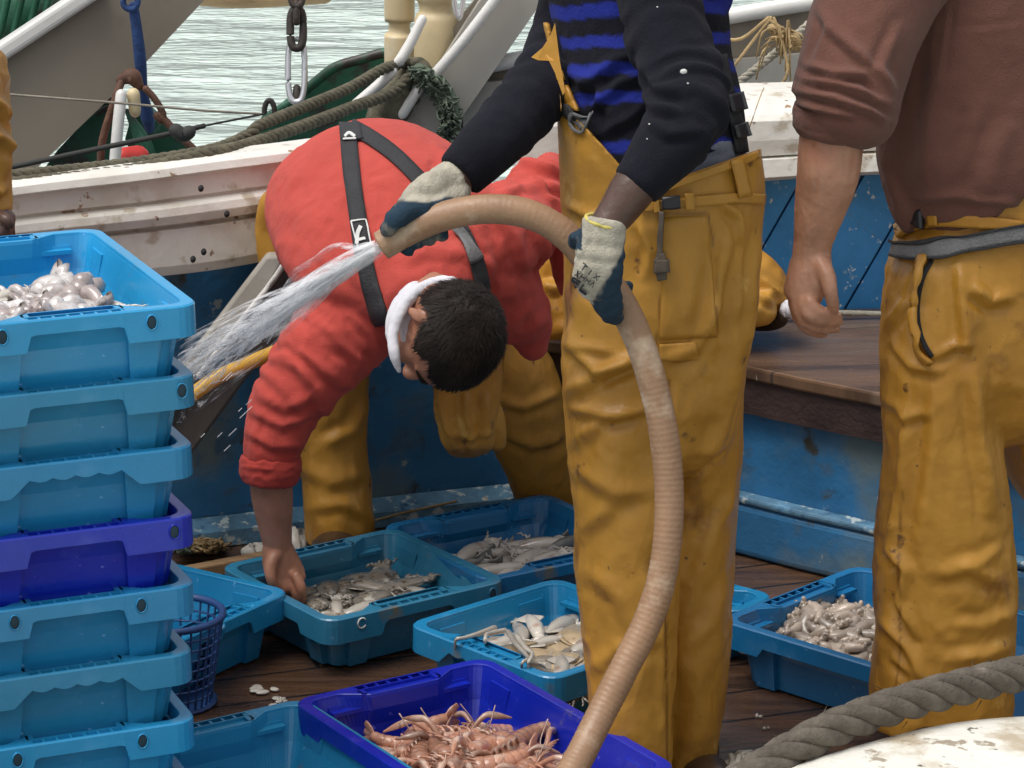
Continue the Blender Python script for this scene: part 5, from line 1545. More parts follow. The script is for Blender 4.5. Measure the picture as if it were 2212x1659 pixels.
# undershirt and striped jumper
garment('undershirt', [lr([(280, 1250, 1606, 4.86, .122), (350, 1240, 1612, 4.86, .128), (430, 1240, 1616, 4.86, .13)], side=(1, 0, 0), n=30, caps=(.1, .1))], 'grey_cotton', man2, .006, 2, [rumple(.004, (10, 10, 30), 51, True)])
tor2 = lr([(-220, 1235, 1545, 4.92, .09), (-130, 1200, 1562, 4.92, .115), (-40, 1182, 1556, 4.92, .125), (60, 1192, 1572, 4.91, .13), (150, 1205, 1585, 4.89, .132), (240, 1218, 1605, 4.875, .135), (300, 1225, 1612, 4.865, .135), (360, 1230, 1612, 4.86, .134), (420, 1240, 1612, 4.86, .13)], side=(1, 0, 0), n=34, caps=(1, .15))
zs = U(1260, 30, 4.78).z
def stripes(co, no):
    x, y = project(co)
    bend = 10 * np.sin((x - 1180) / 130) + 6 * vnoise(co * 12, 61) + 4 * vnoise(co * 30, 62)
    yy = y + bend - np.clip(x - 1420, 0, 200) * -.10
    ph = (yy - 12) / np.interp(yy, [0, 150, 400], [73, 68, 58])
    fr = ph - np.floor(ph)
    s = np.clip((.46 - fr) / .05, 0, 1) * np.clip(fr / .04, 0, 1)
    kill = ((yy > 236) & (yy < 296))
    return s * ~kill * (co[:, 1] < 5.5)
swa, bsa = garment('jumper', [tor2, tpx([(1384, -315, 4.9, .070), (1385, -255, 4.9, .12, .10), (1388, -165, 4.92, .205, .118), (1390, -60, 4.92, .165, .118)], n=28)], 'navy_knit', man2, .0055, 3, [rumple(.006, (8, 8, 10), 52), creases([([(1240, 200), (1330, 130), (1400, 110)], 14, .012), ([(1270, 240), (1340, 180), (1390, 160)], 12, .011), ([(1220, 150), (1290, 190), (1330, 260)], 14, .010), ([(1300, 290), (1370, 250), (1400, 220)], 12, .01)])], [('stripe', stripes)])
slv, bsl = garment('sleeve', [tpx(sleeveN, n=26, caps=(1, .1))], 'navy_knit', man2, .005, 3, [rings([q[:3] for q in sleeveN], .045, .0045, 55, .3, .85), rumple(.005, (9, 9, 9), 56), creases([([(1380, 130), (1420, 190), (1480, 200)], 12, .010), ([(1370, 170), (1410, 230), (1470, 240)], 11, .010), ([(1400, 260), (1440, 290), (1500, 285)], 11, .008)])], [('stripe', lambda co, no: np.zeros(len(co)))])
garment('sleeve', [tpx(sleeveF, n=26, caps=(1, .1))], 'navy_knit', man2, .005, 3, [rings([q[:3] for q in sleeveF], .05, .004, 57, .3, .85), rumple(.004, (9, 9, 9), 58)], [('stripe', lambda co, no: np.zeros(len(co)))])
cut_below(swa, (1290, 424), (1612, 300))
# flecks on the sleeve
for x, y, r in ((1477, 155, 5), (1486, 180, 1.5), (1403, 268, 1.6), (1398, 300, 1.2), (1420, 15, 1.3)):
    if hit(bsl, x, y): obj('fish_scale', [ball(hitp(bsl, x, y), (r * .0012, .002, r * .0009), 8)], MATS['pale_print'], man2)
# bib hanging at the left of the jumper, brace and buckle
obj('bib', [sheet(bsa, [(1194, 45), (1198, 120), (1208, 190), (1214, 240)], [(1199, 50), (1216, 120), (1240, 190), (1262, 240)], 10, 30, off=.010, thick=.006)], MATS['oilskin'], man2)
obj('bib_flap', [slab([(1199, 50), (1190, 76), (1172, 104), (1148, 124), (1162, 130), (1186, 131), (1199, 158), (1216, 206), (1221, 196), (1209, 130)], None, .004, lambda x, y: 4.735 + .0007 * max(0, 1185 - x) - .0002 * (y - 120))], MATS['oilskin'], man2, smooth=False)
obj('brace', [strip(bsa, [(1203, 196), (1222, 214), (1245, 238), (1270, 262), (1284, 276)], 17, off=.020, thick=.003)], MATS['black_webbing'], man2)
obj('brace_buckle', [strip(bsa, [(1256, 250), (1262, 272), (1282, 284), (1290, 274), (1288, 252), (1266, 242), (1256, 250)], 4, off=.026, thick=.004), strip(bsa, [(1262, 254), (1282, 274)], 13, off=.024, thick=.002, nv=6)], MATS['grey_webbing'], man2)
obj('brace', [strip(bsa, [(1548, 120), (1562, 190), (1578, 245), (1588, 290), (1594, 330)], 24, off=.006, thick=.004)], MATS['black_webbing'], man2)
obj('brace_slider', [strip(bsa, [(1572, 205), (1582, 240)], 30, off=.012, thick=.005, nv=6), strip(bsa, [(1582, 268), (1590, 296)], 26, off=.012, thick=.006, nv=6)], MATS['black_plastic'], man2)
# gloves
def coatN(co, no):
    x, y = project(co)
    e = np.interp(y, [500, 552, 600, 640, 670, 700], [1360, 1341, 1312, 1286, 1276, 1270]) + 4 * vnoise(co * 80, 71)
    return np.clip((x - e) / 5 + .5, 0, 1)
gN = [tpx([(1306, 476, 4.53, .033, .030), (1303, 500, 4.527, .034, .030), (1296, 545, 4.52, .038, .026), (1291, 590, 4.518, .039, .024), (1294, 620, 4.522, .034, .022)], side=(1, -.2, .1), n=22, caps=(.1, 1))]
for q in ([(1316, 596, 4.522, .016), (1322, 636, 4.522, .0155), (1326, 668, 4.535, .0145), (1330, 684, 4.56, .012), (1345, 668, 4.60, .011), (1354, 620, 4.62, .010)],
          [(1303, 612, 4.522, .016), (1310, 645, 4.522, .0155), (1316, 676, 4.54, .014), (1326, 680, 4.58, .012), (1346, 640, 4.625, .010)],
          [(1290, 612, 4.525, .0155), (1298, 642, 4.528, .015), (1304, 664, 4.545, .013), (1318, 664, 4.59, .011)],
          [(1278, 596, 4.53, .0145), (1284, 622, 4.535, .0135), (1290, 645, 4.55, .012), (1304, 648, 4.585, .010)],
          [(1285, 524, 4.53, .017), (1266, 516, 4.535, .0155), (1252, 512, 4.55, .0135), (1243, 518, 4.575, .0115), (1240, 532, 4.60, .010)]):
    gN.append(tpx(q, n=14))
gl1, bg1 = garment('glove', gN, 'glove_cotton', man2, .003, 2, [rumple(.0022, (35, 35, 22), 73, True), rings([(1306, 476, 4.53), (1296, 545, 4.52), (1291, 600, 4.52)], .022, .0016, 74, .1, .8)], [('coat', lambda co, no: np.maximum(coatN(co, no), (project(co)[0] < 1257) * (project(co)[1] < 540)))], post=1)
obj('glove_hem', [tpx([(1306 + 40 * math.cos(a), 478 + 12 * math.sin(a) + (math.cos(a)) * 9, 4.53 - .031 * math.sin(a), .0035) for a in np.linspace(0, 6.2832, 25)], n=8, sub=1)], MATS['glove_yellow'], man2)
glyphs(bg1, 1262, 566, 48, 52, [3, 4, 2], 'black_plastic', 'glove_print', man2, ang=.62, seed=9, gl=.7)
def coatF(co, no):
    x, y = project(co)
    e = np.interp(x, [820, 880, 920, 960, 1000], [420, 434, 438, 426, 428]) + 4 * vnoise(co * 80, 75)
    return np.clip((y - e) / 6 + .5, 0, 1)
gF = [tpx([(986, 384, 4.68, .032, .030), (965, 398, 4.67, .035, .030), (930, 420, 4.645, .041, .028), (902, 438, 4.63, .039, .024), (888, 450, 4.625, .032, .020)], side=(.5, 0, .8), n=22, caps=(.1, 1))]
for q in ([(912, 446, 4.60, .017), (882, 456, 4.585, .0165), (858, 472, 4.575, .0155), (842, 490, 4.575, .0135), (836, 500, 4.58, .011)],       # thumb over the hose
          [(888, 442, 4.625, .016), (862, 462, 4.625, .0155), (846, 484, 4.635, .014), (850, 510, 4.65, .012), (868, 528, 4.63, .012), (880, 537, 4.605, .0125)],
          [(905, 446, 4.64, .016), (888, 468, 4.655, .0155), (884, 496, 4.66, .014), (892, 516, 4.635, .0125), (902, 522, 4.605, .0125)],
          [(925, 440, 4.645, .016), (910, 462, 4.66, .015), (908, 488, 4.66, .0135), (918, 508, 4.635, .012), (927, 514, 4.61, .012)],
          [(945, 432, 4.65, .0145), (934, 455, 4.665, .0135), (934, 480, 4.66, .012), (944, 500, 4.635, .011), (954, 507, 4.615, .011)],
          [(985, 410, 4.67, .024), (975, 430, 4.64, .022), (950, 448, 4.62, .022), (920, 452, 4.61, .02)]):
    gF.append(tpx(q, n=14))
garment('glove', gF, 'glove_cotton', man2, .003, 2, [rumple(.0022, (35, 35, 25), 76, True)], [('coat', coatF)])

# ============================================================ the hose and its water
hp = [U(*q) for q in HG]
C_ = np.array(catmull([np.array(p) for p in hp], 14))
Lh = np.concatenate([[0], np.cumsum(np.linalg.norm(np.diff(C_, axis=0), axis=1))])
mh = int(Lh[-1] / .0028)
sL = np.linspace(0, Lh[-1], mh)
Ch = np.stack([np.interp(sL, Lh, C_[:, k]) for k in range(3)], 1)
ribs = np.interp(sL, [0, .45, .6, 3], [.00018, .0002, .00034, .0004])
rad = .0235 + ribs * np.sin(sL / .0092 * 2 * math.pi) + .0006 * vnoise(Ch * 20, 81)
hose = obj('hose', [loft([(p, r_) for p, r_ in zip(Ch, rad)], side=(0, 1, 0), n=22, sub=1, caps=(.02, .02))], MATS['hose_rubber'])
tag(hose, 'thick ribbed tan rubber hose held by the standing man', 'hose')
M('spray', (0.96, 0.96, 0.98), rough=0.35, var=0.02, alpha=0.46, spec=0.6)
sp = []
g = random.Random(12)
O0 = U(822, 534, 4.60)
def stream(e, sag, jit, r0, r1, t0=0, t1=1, n=9):
    E_ = U(*e)
    P, rr_ = [], []
    w1, w2 = g.uniform(0, 6), g.uniform(0, 6)
    for k in range(n):
        t_ = t0 + (t1 - t0) * k / (n - 1)
        p = O0.lerp(E_, t_) + Vector((0, 0, sag * 4 * t_ * (1 - t_)))
        a = jit * (t_ ** .7)
        p += Vector((math.sin(t_ * 9 + w1), math.sin(t_ * 7 + w2), math.cos(t_ * 11 + w1 + w2))) * a
        P.append(p)
        rr_.append(max(.0004, (r0 + (r1 - r0) * t_) * (0.55 + .75 * g.random()) * min(1, 4 * (k + .3) / n, 4 * (n - 1 - k + .3) / n)))
    return tube(P, rr_, n=5, sub=2, caps=(.6, .6))
def fan():
    f = min(1, max(0, g.gauss(.5, .24)))
    return (390 + 40 * f + g.uniform(-12, 12), 765 + 85 * f, 5.0 + g.uniform(-.06, .06))
for k in range(60):
    sp.append(stream(fan(), .008, .006, .0022, .0016, g.uniform(0, .1), g.uniform(.3, .7)))
for k in range(420):      # strings torn from the sheets
    t0 = g.betavariate(1.6, 1.1) * .95
    sp.append(stream(fan(), .008, .014, .0012, .0013, t0, min(1.06, t0 + g.uniform(.03, .08)), n=6))
for k in range(14):       # drops
    x, y = g.uniform(385, 540), g.uniform(760, 990)
    if y > 1330 - .85 * x + 60 or y < 1120 - .75 * x + 60: continue
    p = U(x, y, 5.0 + g.uniform(0, .3)); d = Vector((-.7, .1, -.7)); l = g.uniform(.003, .016); r_ = g.uniform(.0004, .0009)
    sp.append(loft([(p - d * l, r_ * .4), (p, r_), (p + d * l, r_ * .5)], side=(0, 1, 0), n=5, sub=1, caps=(1, 1)))
wj = obj('water_jet', sp, MATS['spray'])
tag(wj, 'torn strings and drops of water in the spray from the hose', 'water drops', None, 'stuff')
# the water itself: thin torn sheets leaving the mouth, nested round the axis of the jet
E0 = U(404, 812, 5.0)
ax = (E0 - O0); LJ = ax.length
m = bpy.data.materials.new('water_sheet'); m.use_nodes = True
t = m.node_tree; n = t.nodes; L = t.links.new; bs = n['Principled BSDF']
bs.inputs['Base Color'].default_value = (.95, .95, .97, 1); bs.inputs['Roughness'].default_value = .3
tc = n.new('ShaderNodeTexCoord'); mp = n.new('ShaderNodeMapping'); mp.inputs['Scale'].default_value = (5.5, 62, 62)
oi = n.new('ShaderNodeAttribute'); oi.attribute_name = 'shell'
L(tc.outputs['Object'], mp.inputs['Vector'])
wv = n.new('ShaderNodeTexNoise'); wv.inputs['Scale'].default_value = 7; wv.inputs['Detail'].default_value = 2; L(tc.outputs['Object'], wv.inputs['Vector'])
sc_ = n.new('ShaderNodeVectorMath'); sc_.operation = 'SCALE'; sc_.inputs['Scale'].default_value = 1.6; L(wv.outputs['Color'], sc_.inputs[0])
ad = n.new('ShaderNodeVectorMath'); ad.operation = 'ADD'; L(mp.outputs[0], ad.inputs[0]); L(sc_.outputs[0], ad.inputs[1])
ns = n.new('ShaderNodeTexNoise'); ns.noise_dimensions = '4D'; ns.inputs['Scale'].default_value = 1.0; ns.inputs['Detail'].default_value = 5; ns.inputs['Roughness'].default_value = .62
L(ad.outputs[0], ns.inputs['Vector']); L(oi.outputs['Fac'], ns.inputs['W'])
sx = n.new('ShaderNodeSeparateXYZ'); L(tc.outputs['Object'], sx.inputs[0])
lo = n.new('ShaderNodeMapRange'); lo.inputs['From Min'].default_value = 0; lo.inputs['From Max'].default_value = LJ; lo.inputs['To Min'].default_value = .40; lo.inputs['To Max'].default_value = .56
L(sx.outputs['X'], lo.inputs['Value'])
df = n.new('ShaderNodeMath'); df.operation = 'SUBTRACT'; L(ns.outputs['Fac'], df.inputs[0]); L(lo.outputs[0], df.inputs[1])
al = n.new('ShaderNodeMapRange'); al.inputs['From Min'].default_value = 0; al.inputs['From Max'].default_value = .16; al.inputs['To Min'].default_value = 0; al.inputs['To Max'].default_value = .5; L(df.outputs[0], al.inputs['Value'])
L(al.outputs[0], bs.inputs['Alpha'])
bp = n.new('ShaderNodeBump'); bp.inputs['Distance'].default_value = .01; bp.inputs['Strength'].default_value = .6; L(ns.outputs['Fac'], bp.inputs['Height']); L(bp.outputs[0], bs.inputs['Normal'])
MATS['water_sheet'] = m
shs, sid = [], []
for k, (sc0, off) in enumerate([(1.0, (0, 0)), (.8, (.006, .004)), (.62, (-.008, .006)), (.45, (.004, -.01)), (.28, (0, .012)), (.9, (.01, -.012))]):
    pts = []
    for i in range(13):
        u = i / 12
        r_ = (.010 + .056 * u ** .85) * sc0
        pts.append(((LJ * u * 1.04, off[0] * u * 2 + .006 * math.sin(u * 9 + k), off[1] * u * 2 + .006 * math.cos(u * 7 + 2 * k) + .03 * u * (1 - u)), r_ * (1 + .15 * math.sin(u * 14 + k)), r_ * .8))
    v, f = loft(pts, side=(0, 1, 0), n=28, sub=3, caps=(.02, .02))
    f = [q for q in f if len(q) == 4]
    shs.append((v, f)); sid += [k * 1.7] * len(v)
pts = [((LJ * u, .0, .0), .006 + .010 * u, .005 + .008 * u) for u in np.linspace(0, .62, 9)]
V, Fc = merge(shs)
me = me_from(V, Fc, 'water_jet'); a_ = me.attributes.new('shell', 'FLOAT', 'POINT'); a_.data.foreach_set('value', np.array(sid, np.float32))
o = link('water_jet', me, m)
o.location = O0; o.rotation_euler = ax.to_track_quat('X', 'Z').to_euler()
tag(o, 'translucent white fan of water shooting from the mouth of the hose', 'water jet', None, 'stuff')
# thin upper rope of water
E1 = U(590, 668, 4.9); ax1 = E1 - O0
v, f = loft([((ax1.length * u, .004 * math.sin(u * 13), .16 * u * (1 - u) + .004 * math.cos(u * 17)), .007 + .006 * math.sin(u * 20) ** 2, .005) for u in np.linspace(0, 1, 15)], side=(0, 1, 0), n=14, sub=3)
me = me_from(v, f, 'water_strand'); a_ = me.attributes.new('shell', 'FLOAT', 'POINT'); a_.data.foreach_set('value', np.full(len(v), 3.3, np.float32))
o = link('water_strand', me, m); o.location = O0; o.rotation_euler = ax1.to_track_quat('X', 'Z').to_euler()
tag(o, 'thin separate strand of water arching above the main jet', 'water strand', None, 'stuff')

# ============================================================ person 3: man in the brown jumper at the right
F3 = UZ(2050, 1620, 0)
sl3 = [(2010, -150, 4.95, .10), (1925, -60, 4.92, .104), (1880, 30, 4.89, .098), (1850, 120, 4.86, .092), (1832, 190, 4.84, .090), (1822, 238, 4.83, .090), (1806, 268, 4.83, .074)]
fa3 = [(1850, 100, 4.86, .055), (1815, 240, 4.84, .053, .053), (1797, 300, 4.84, .0535, .05), (1788, 380, 4.84, .051, .047), (1772, 450, 4.85, .043, .040), (1757, 520, 4.86, .033, .030), (1753, 550, 4.86, .032, .026)]
b3 = [tpx([(2130, -60, 5.02, .16, .11), (2140, 200, 5.02, .15, .11), (2150, 420, 5.03, .14, .11), (2150, 560, 5.04, .14, .12)], n=24),
      tpx([(2080, 560, 5.03, .08), (2050, 900, 5.02, .06), (2040, 1250, 5.02, .05), (2040, 1540, 5.02, .045), (2036, 1600, 4.99, .045)], n=18),
      tpx([(2240, 560, 5.12, .08), (2300, 900, 5.2, .06), (2330, 1250, 5.25, .05), (2335, 1480, 5.28, .045)], n=18),
      tpx(fa3, side=(1, .1, 0), n=22),
      tpx([(q[0], q[1], q[2], q[3] * .62) for q in sl3], n=18),
      tpx([(2300, -120, 5.05, .06), (2400, 60, 5.1, .055), (2440, 280, 5.1, .05), (2430, 500, 5.05, .035)], n=16),
      tpx([(2135, -270, 5.0, .12, .09), (2135, -150, 5.02, .20, .11), (2130, -40, 5.02, .17, .11)], n=24), tpx([(2130, -290, 5.0, .062), (2120, -370, 4.97, .057)], n=16)]
hd3 = [tpx([(1753, 540, 4.86, .030, .025), (1752, 572, 4.855, .036, .024), (1744, 606, 4.85, .036, .023), (1733, 636, 4.85, .034, .020)], side=(1, -.25, .15), n=22)]
for q in ([(1744, 632, 4.84, .0128), (1755, 662, 4.825, .0112), (1778, 676, 4.83, .0104), (1799, 680, 4.845, .0092), (1811, 684, 4.855, .0075)],
          [(1733, 645, 4.84, .0128), (1746, 678, 4.825, .0118), (1772, 691, 4.832, .0110), (1798, 692, 4.85, .0096), (1812, 695, 4.86, .0075)],
          [(1723, 648, 4.845, .0120), (1735, 688, 4.835, .0114), (1762, 706, 4.842, .0106), (1792, 709, 4.86, .0092), (1806, 711, 4.87, .0072)],
          [(1714, 640, 4.855, .0108), (1721, 680, 4.85, .0104), (1740, 708, 4.855, .0096), (1763, 720, 4.87, .0084), (1780, 722, 4.88, .0066)],
          [(1768, 566, 4.845, .018), (1787, 594, 4.825, .0145), (1794, 628, 4.815, .0120), (1799, 652, 4.82, .0108), (1802, 667, 4.828, .0085)]):
    hd3.append(tpx(q, n=14))
h3, Mx3, c3 = head_shapes(U(2112, -440, 4.93), (-.1, -.1, 1), (-.8, .1, -.3))
man3 = person('man in a brown jumper with rolled sleeve standing with a relaxed hand at the right', b3 + hd3 + h3, 'light_skin', F3, .0034, 2, [rumple(.0016, (30, 30, 10), 91), rumple(.0008, (80, 80, 30), 90, True)])
hair(Mx3, c3, man3, lambda p: p[2] > .045 or (p[1] < -.01 and p[2] > -.05), seed=3, tufts=400)
obj('fingernail', [ball(U(x, y, D), (.004, .003, .0035), 8) for x, y, D in ((1812, 678, 4.846), (1812, 691, 4.851), (1806, 709, 4.861))], skin('nail', (0.62, 0.36, 0.27)), man3)
tor3 = lr([(-220, 1960, 2290, 5.02, .10), (-100, 1930, 2350, 5.02, .13), (0, 1925, 2365, 5.02, .14), (120, 1915, 2370, 5.02, .145), (240, 1900, 2378, 5.02, .15), (310, 1893, 2385, 5.02, .152), (350, 1900, 2385, 5.03, .152), (378, 1930, 2380, 5.03, .152), (390, 1950, 2378, 5.03, .147)], side=(1, 0, 0), n=36, caps=(1, .2))
lap3 = tpx([(1935, 400, 4.98, .025, .03), (1948, 450, 4.97, .022, .028), (1962, 488, 4.97, .014, .02)], n=14)
jm3, bj3 = garment('jumper', [tor3, lap3, tpx([(2132, -315, 5.0, .072), (2134, -250, 5.0, .13, .11), (2135, -155, 5.02, .218, .128), (2132, -40, 5.02, .185, .135)], n=28)], 'brown_knit', man3, .006, 4, [rumple(.007, (6, 6, 5), 92), creases([([(1975, 60), (1970, 150), (1960, 240)], 16, .010), ([(2030, 120), (2010, 260), (2000, 380)], 26, .008), ([(2190, 250), (2150, 330), (2120, 430)], 26, .009), ([(2110, 220), (2100, 300), (2070, 380)], 22, .006), ([(1960, 430), (2060, 424), (2212, 440)], 9, .008), ([(1905, 330), (1925, 400), (1950, 450)], 14, .008), ([(2000, 60), (2100, 58), (2212, 46)], 5, -.004), ([(2062, 0), (2050, 90), (2040, 170)], 6, -.004)])])
slv3, bs3 = garment('sleeve', [tpx(sl3, n=30, caps=(1, .3))], 'brown_knit', man3, .005, 3, [rumple(.005, (8, 8, 8), 93),
    creases([([(1740, 140), (1800, 158), (1870, 160), (1920, 215)], 10, .013), ([(1735, 170), (1810, 180), (1880, 205), (1930, 235)], 10, .014), ([(1728, 196), (1800, 212), (1880, 238), (1915, 262)], 9, .013), ([(1725, 222), (1790, 240), (1850, 252)], 8, .010), ([(1790, 60), (1850, 110), (1925, 190)], 12, .010), ([(1770, 20), (1790, 60), (1760, 140)], 12, .007), ([(1940, 60), (1900, 150), (1930, 215)], 12, .008)])])
garment('sleeve', [tpx([(2270, -160, 5.04, .10), (2330, -80, 5.07, .098), (2400, 60, 5.1, .088), (2428, 180, 5.1, .082), (2440, 260, 5.1, .068)], n=24, caps=(1, .3))], 'brown_knit', man3, .007, 3, [rumple(.006, (8, 8, 8), 89)])
garment('cuff', [tpx([(1808, 246, 4.83, .072, .070), (1802, 268, 4.83, .067, .066), (1799, 288, 4.83, .061, .060)], side=(1, 0, 0), n=30, caps=(.2, .2))], 'brown_knit', man3, .004, 2, [rumple(.004, (14, 14, 60), 94, True)])
pel3 = lr([(396, 1972, 2374, 5.03, .132), (440, 1962, 2378, 5.03, .138), (500, 1950, 2385, 5.03, .145), (560, 1926, 2385, 5.03, .15), (620, 1916, 2385, 5.03, .155), (700, 1907, 2380, 5.03, .155), (780, 1905, 2370, 5.03, .15)], side=(1, 0, 0), n=36, caps=(.2, 1))
l31 = lr([(600, 1917, 2190, 5.00, .13), (700, 1906, 2170, 4.99, .13), (830, 1905, 2158, 4.98, .128), (950, 1912, 2160, 4.98, .124), (1050, 1905, 2172, 4.98, .122), (1180, 1892, 2188, 4.98, .12), (1280, 1890, 2194, 4.98, .118), (1400, 1887, 2190, 4.98, .115), (1500, 1883, 2186, 4.98, .112), (1560, 1882, 2184, 4.98, .11)], side=(1, 0, 0), n=32, caps=(1, .05), power=2.2)
l32 = lr([(600, 2080, 2385, 5.10, .13), (800, 2120, 2390, 5.14, .13), (950, 2160, 2400, 5.17, .125), (1040, 2205, 2420, 5.2, .12), (1200, 2235, 2440, 5.23, .115), (1400, 2250, 2440, 5.27, .11), (1480, 2255, 2438, 5.28, .11)], side=(1, 0, 0), n=28, caps=(1, .05), power=2.2)
tr3, bt3 = garment('trousers', [pel3, l31, l32], 'oilskin', man3, .0055, 3,
    [rumple(.0035, (4.2, 4.2, 2.4), 95, True, .8), rumple(.0022, (13, 13, 8), 96, True, .8), rumple(.0006, (50, 50, 40), 97, True),
     creases([([(2010, 560), (1980, 650), (1985, 720), (2012, 770)], 10, .018), ([(2070, 580), (2080, 680), (2085, 760)], 14, .012), ([(2100, 620), (2140, 650), (2180, 640)], 14, .016), ([(1930, 740), (1970, 790), (2030, 800)], 12, .012), ([(2020, 770), (2060, 745), (2090, 745)], 10, .010), ([(1915, 860), (1960, 900), (2010, 890)], 12, .009),
              ([(1920, 700), (1950, 660), (1990, 640)], 10, .009), ([(1960, 880), (1950, 1050), (1925, 1200)], 16, .012), ([(2020, 850), (2010, 1000), (1990, 1180)], 18, .009), ([(2100, 800), (2115, 950), (2140, 1100)], 16, .012), ([(1920, 1180), (1960, 1230), (1945, 1300), (1980, 1370)], 12, .014), ([(2020, 1240), (2090, 1225), (2160, 1255)], 16, .007), ([(2160, 1180), (2120, 1210), (2060, 1220)], 14, .006), ([(2185, 1320), (2120, 1350), (2060, 1350)], 15, .006), ([(2185, 1390), (2120, 1415), (2060, 1420)], 15, .006), ([(1905, 1340), (1960, 1400), (2000, 1480)], 13, .011), ([(1930, 1420), (1970, 1460), (1980, 1530)], 10, .010)])],
    [('seam_shade', seam_attr([[(1950, 1060), (1940, 1200), (1945, 1400), (1925, 1560)]], 2.0))])
obj('waistband', [strip(bt3, [(1942, 505), (1965, 492), (2030, 478), (2120, 480), (2212, 490)], 26, off=.004, thick=.006)], MATS['oilskin'], man3)
obj('belt', [strip(bt3, [(1936, 540), (1960, 545), (2020, 545), (2100, 525), (2170, 510), (2230, 500), (2300, 492)], 33, off=.008, thick=.004)], MATS['grey_webbing'], man3)
obj('belt_edge', [strip(bt3, [(1936, 556), (1960, 562), (2020, 562), (2100, 543), (2170, 528), (2230, 518)], 5, off=.013, thick=.002), strip(bt3, [(1936, 524), (1960, 530), (2020, 528), (2100, 507), (2170, 492), (2230, 482)], 5, off=.013, thick=.002)], MATS['black_webbing'], man3)
glyphs(bt3, 2118, 506, 110, 26, [7], 'black_plastic', 'belt_lettering', man3, ang=-.22, seed=6, gl=.75)
obj('pocket_slit_shade', [strip(bt3, [(2013, 562), (1992, 600), (1982, 650), (1983, 700), (1995, 742), (2014, 770)], 9, off=.002, thick=.001)], MATS['dark_gap'], man3)  # dark strip laid on the cloth for the shade inside the slit
obj('pocket_edge', [strip(bt3, [(2002, 560), (1984, 600), (1974, 650), (1975, 702), (1988, 748), (2012, 776)], 7, off=.010, thick=.006)], MATS['oilskin'], man3)
obj('buckle', [strip(bt3, [(1995, 455), (1999, 500)], 24, off=.016, thick=.009, nv=6)], MATS['black_plastic'], man3)
obj('belt_loop', [strip(bt3, [(2022, 462), (2026, 490)], 20, off=.014, thick=.004, nv=6)], MATS['oilskin'], man3)
for (x, y, D) in ((2034, 1545, 4.98), (2335, 1470, 5.28)):
    obj('boot', [tpx([(x, y, D, .055, .06), (x, y + 40, D, .055, .06), (x, y + 62, D - .02, .05, .06)], n=18), tpx([(x, y + 50, D + .02, .048, .045), (x - 20, y + 64, D - .08, .048, .04), (x - 32, y + 74, D - .16, .038, .03)], side=(1, 0, 0), n=18)], MATS['boot_rubber'], man3)

# ============================================================ person 4: only an arm in yellow at the left edge
D4 = 5.35
F4 = UZ(-150, 1330, 0)
b4 = [tpx([(-205, 160, D4, .13, .10), (-205, 420, D4, .13, .10), (-205, 560, D4, .13, .10)], n=22), tpx([(-150, 120, D4 - .06, .06), (-74, 260, D4 - .1, .05), (-55, 400, D4 - .12, .045), (-24, 470, D4 - .14, .032), (2, 488, D4 - .15, .036, .022)], n=16),
      tpx([(4, 480, D4 - .15, .010), (20, 490, D4 - .15, .0095), (26, 505, D4 - .15, .008)], n=10), tpx([(-4, 484, D4 - .16, .010), (12, 498, D4 - .17, .0095), (18, 514, D4 - .16, .008)], n=10), tpx([(-12, 488, D4 - .17, .010), (2, 504, D4 - .18, .0095), (6, 520, D4 - .17, .008)], n=10), tpx([(-20, 490, D4 - .17, .009), (-8, 508, D4 - .18, .009), (-6, 522, D4 - .17, .007)], n=10), tpx([(-2, 466, D4 - .16, .012), (14, 474, D4 - .18, .010), (24, 486, D4 - .18, .008)], n=10),
      tpx([(-210, 560, D4, .08), (-205, 900, D4, .06), (-200, 1290, D4, .045), (-196, 1330, D4 - .04, .045)], n=16), tpx([(-120, 560, D4 + .05, .08), (-115, 900, D4 + .06, .06), (-110, 1290, D4 + .06, .045)], n=16), tpx([(-205, -30, D4, .06), (-205, 40, D4, .08, .07), (-205, 160, D4, .13, .10)], n=18)]
h4, Mx4, c4 = head_shapes(U(-200, -100, D4 - .04), (0, -.15, 1), (.7, -.2, -.4))
man4 = person('person in yellow oilskins of whom only an arm shows at the left edge', b4 + h4, 'dark_skin', F4, .005, 2)
hair(Mx4, c4, man4, lambda p: p[2] > .045 or (p[1] < -.01 and p[2] > -.05), seed=3, tufts=300)
garment('jacket', [tpx([(-205, 60, D4, .14, .10), (-205, 160, D4, .18, .14), (-205, 420, D4, .17, .14), (-205, 600, D4, .17, .14)], n=26, caps=(1, .1)), tpx([(-160, 110, D4 - .04, .085), (-92, 180, D4 - .09, .075), (-72, 260, D4 - .1, .070), (-66, 350, D4 - .11, .068), (-52, 420, D4 - .12, .060), (-40, 466, D4 - .13, .050)], n=22, caps=(1, .1))],
        'oilskin', man4, .006, 3, [rumple(.010, (7, 7, 9), 98, True), creases([([(-30, 215), (5, 230), (25, 270)], 10, .012), ([(-30, 290), (5, 300), (25, 330)], 10, .012), ([(-30, 400), (0, 420), (20, 400)], 10, .01)])], [('seam_shade', seam_attr([]))])
garment('trousers', [tpx([(-165, 540, D4, .17, .14), (-165, 700, D4, .17, .14)], n=26), tpx([(-210, 640, D4, .10), (-205, 900, D4, .09), (-200, 1280, D4, .085)], n=20), tpx([(-120, 640, D4 + .05, .10), (-115, 900, D4 + .06, .09), (-110, 1270, D4 + .06, .085)], n=20)], 'oilskin', man4, .009, 3, [rumple(.009, (6, 6, 5), 99, True)], [('seam_shade', seam_attr([]))])
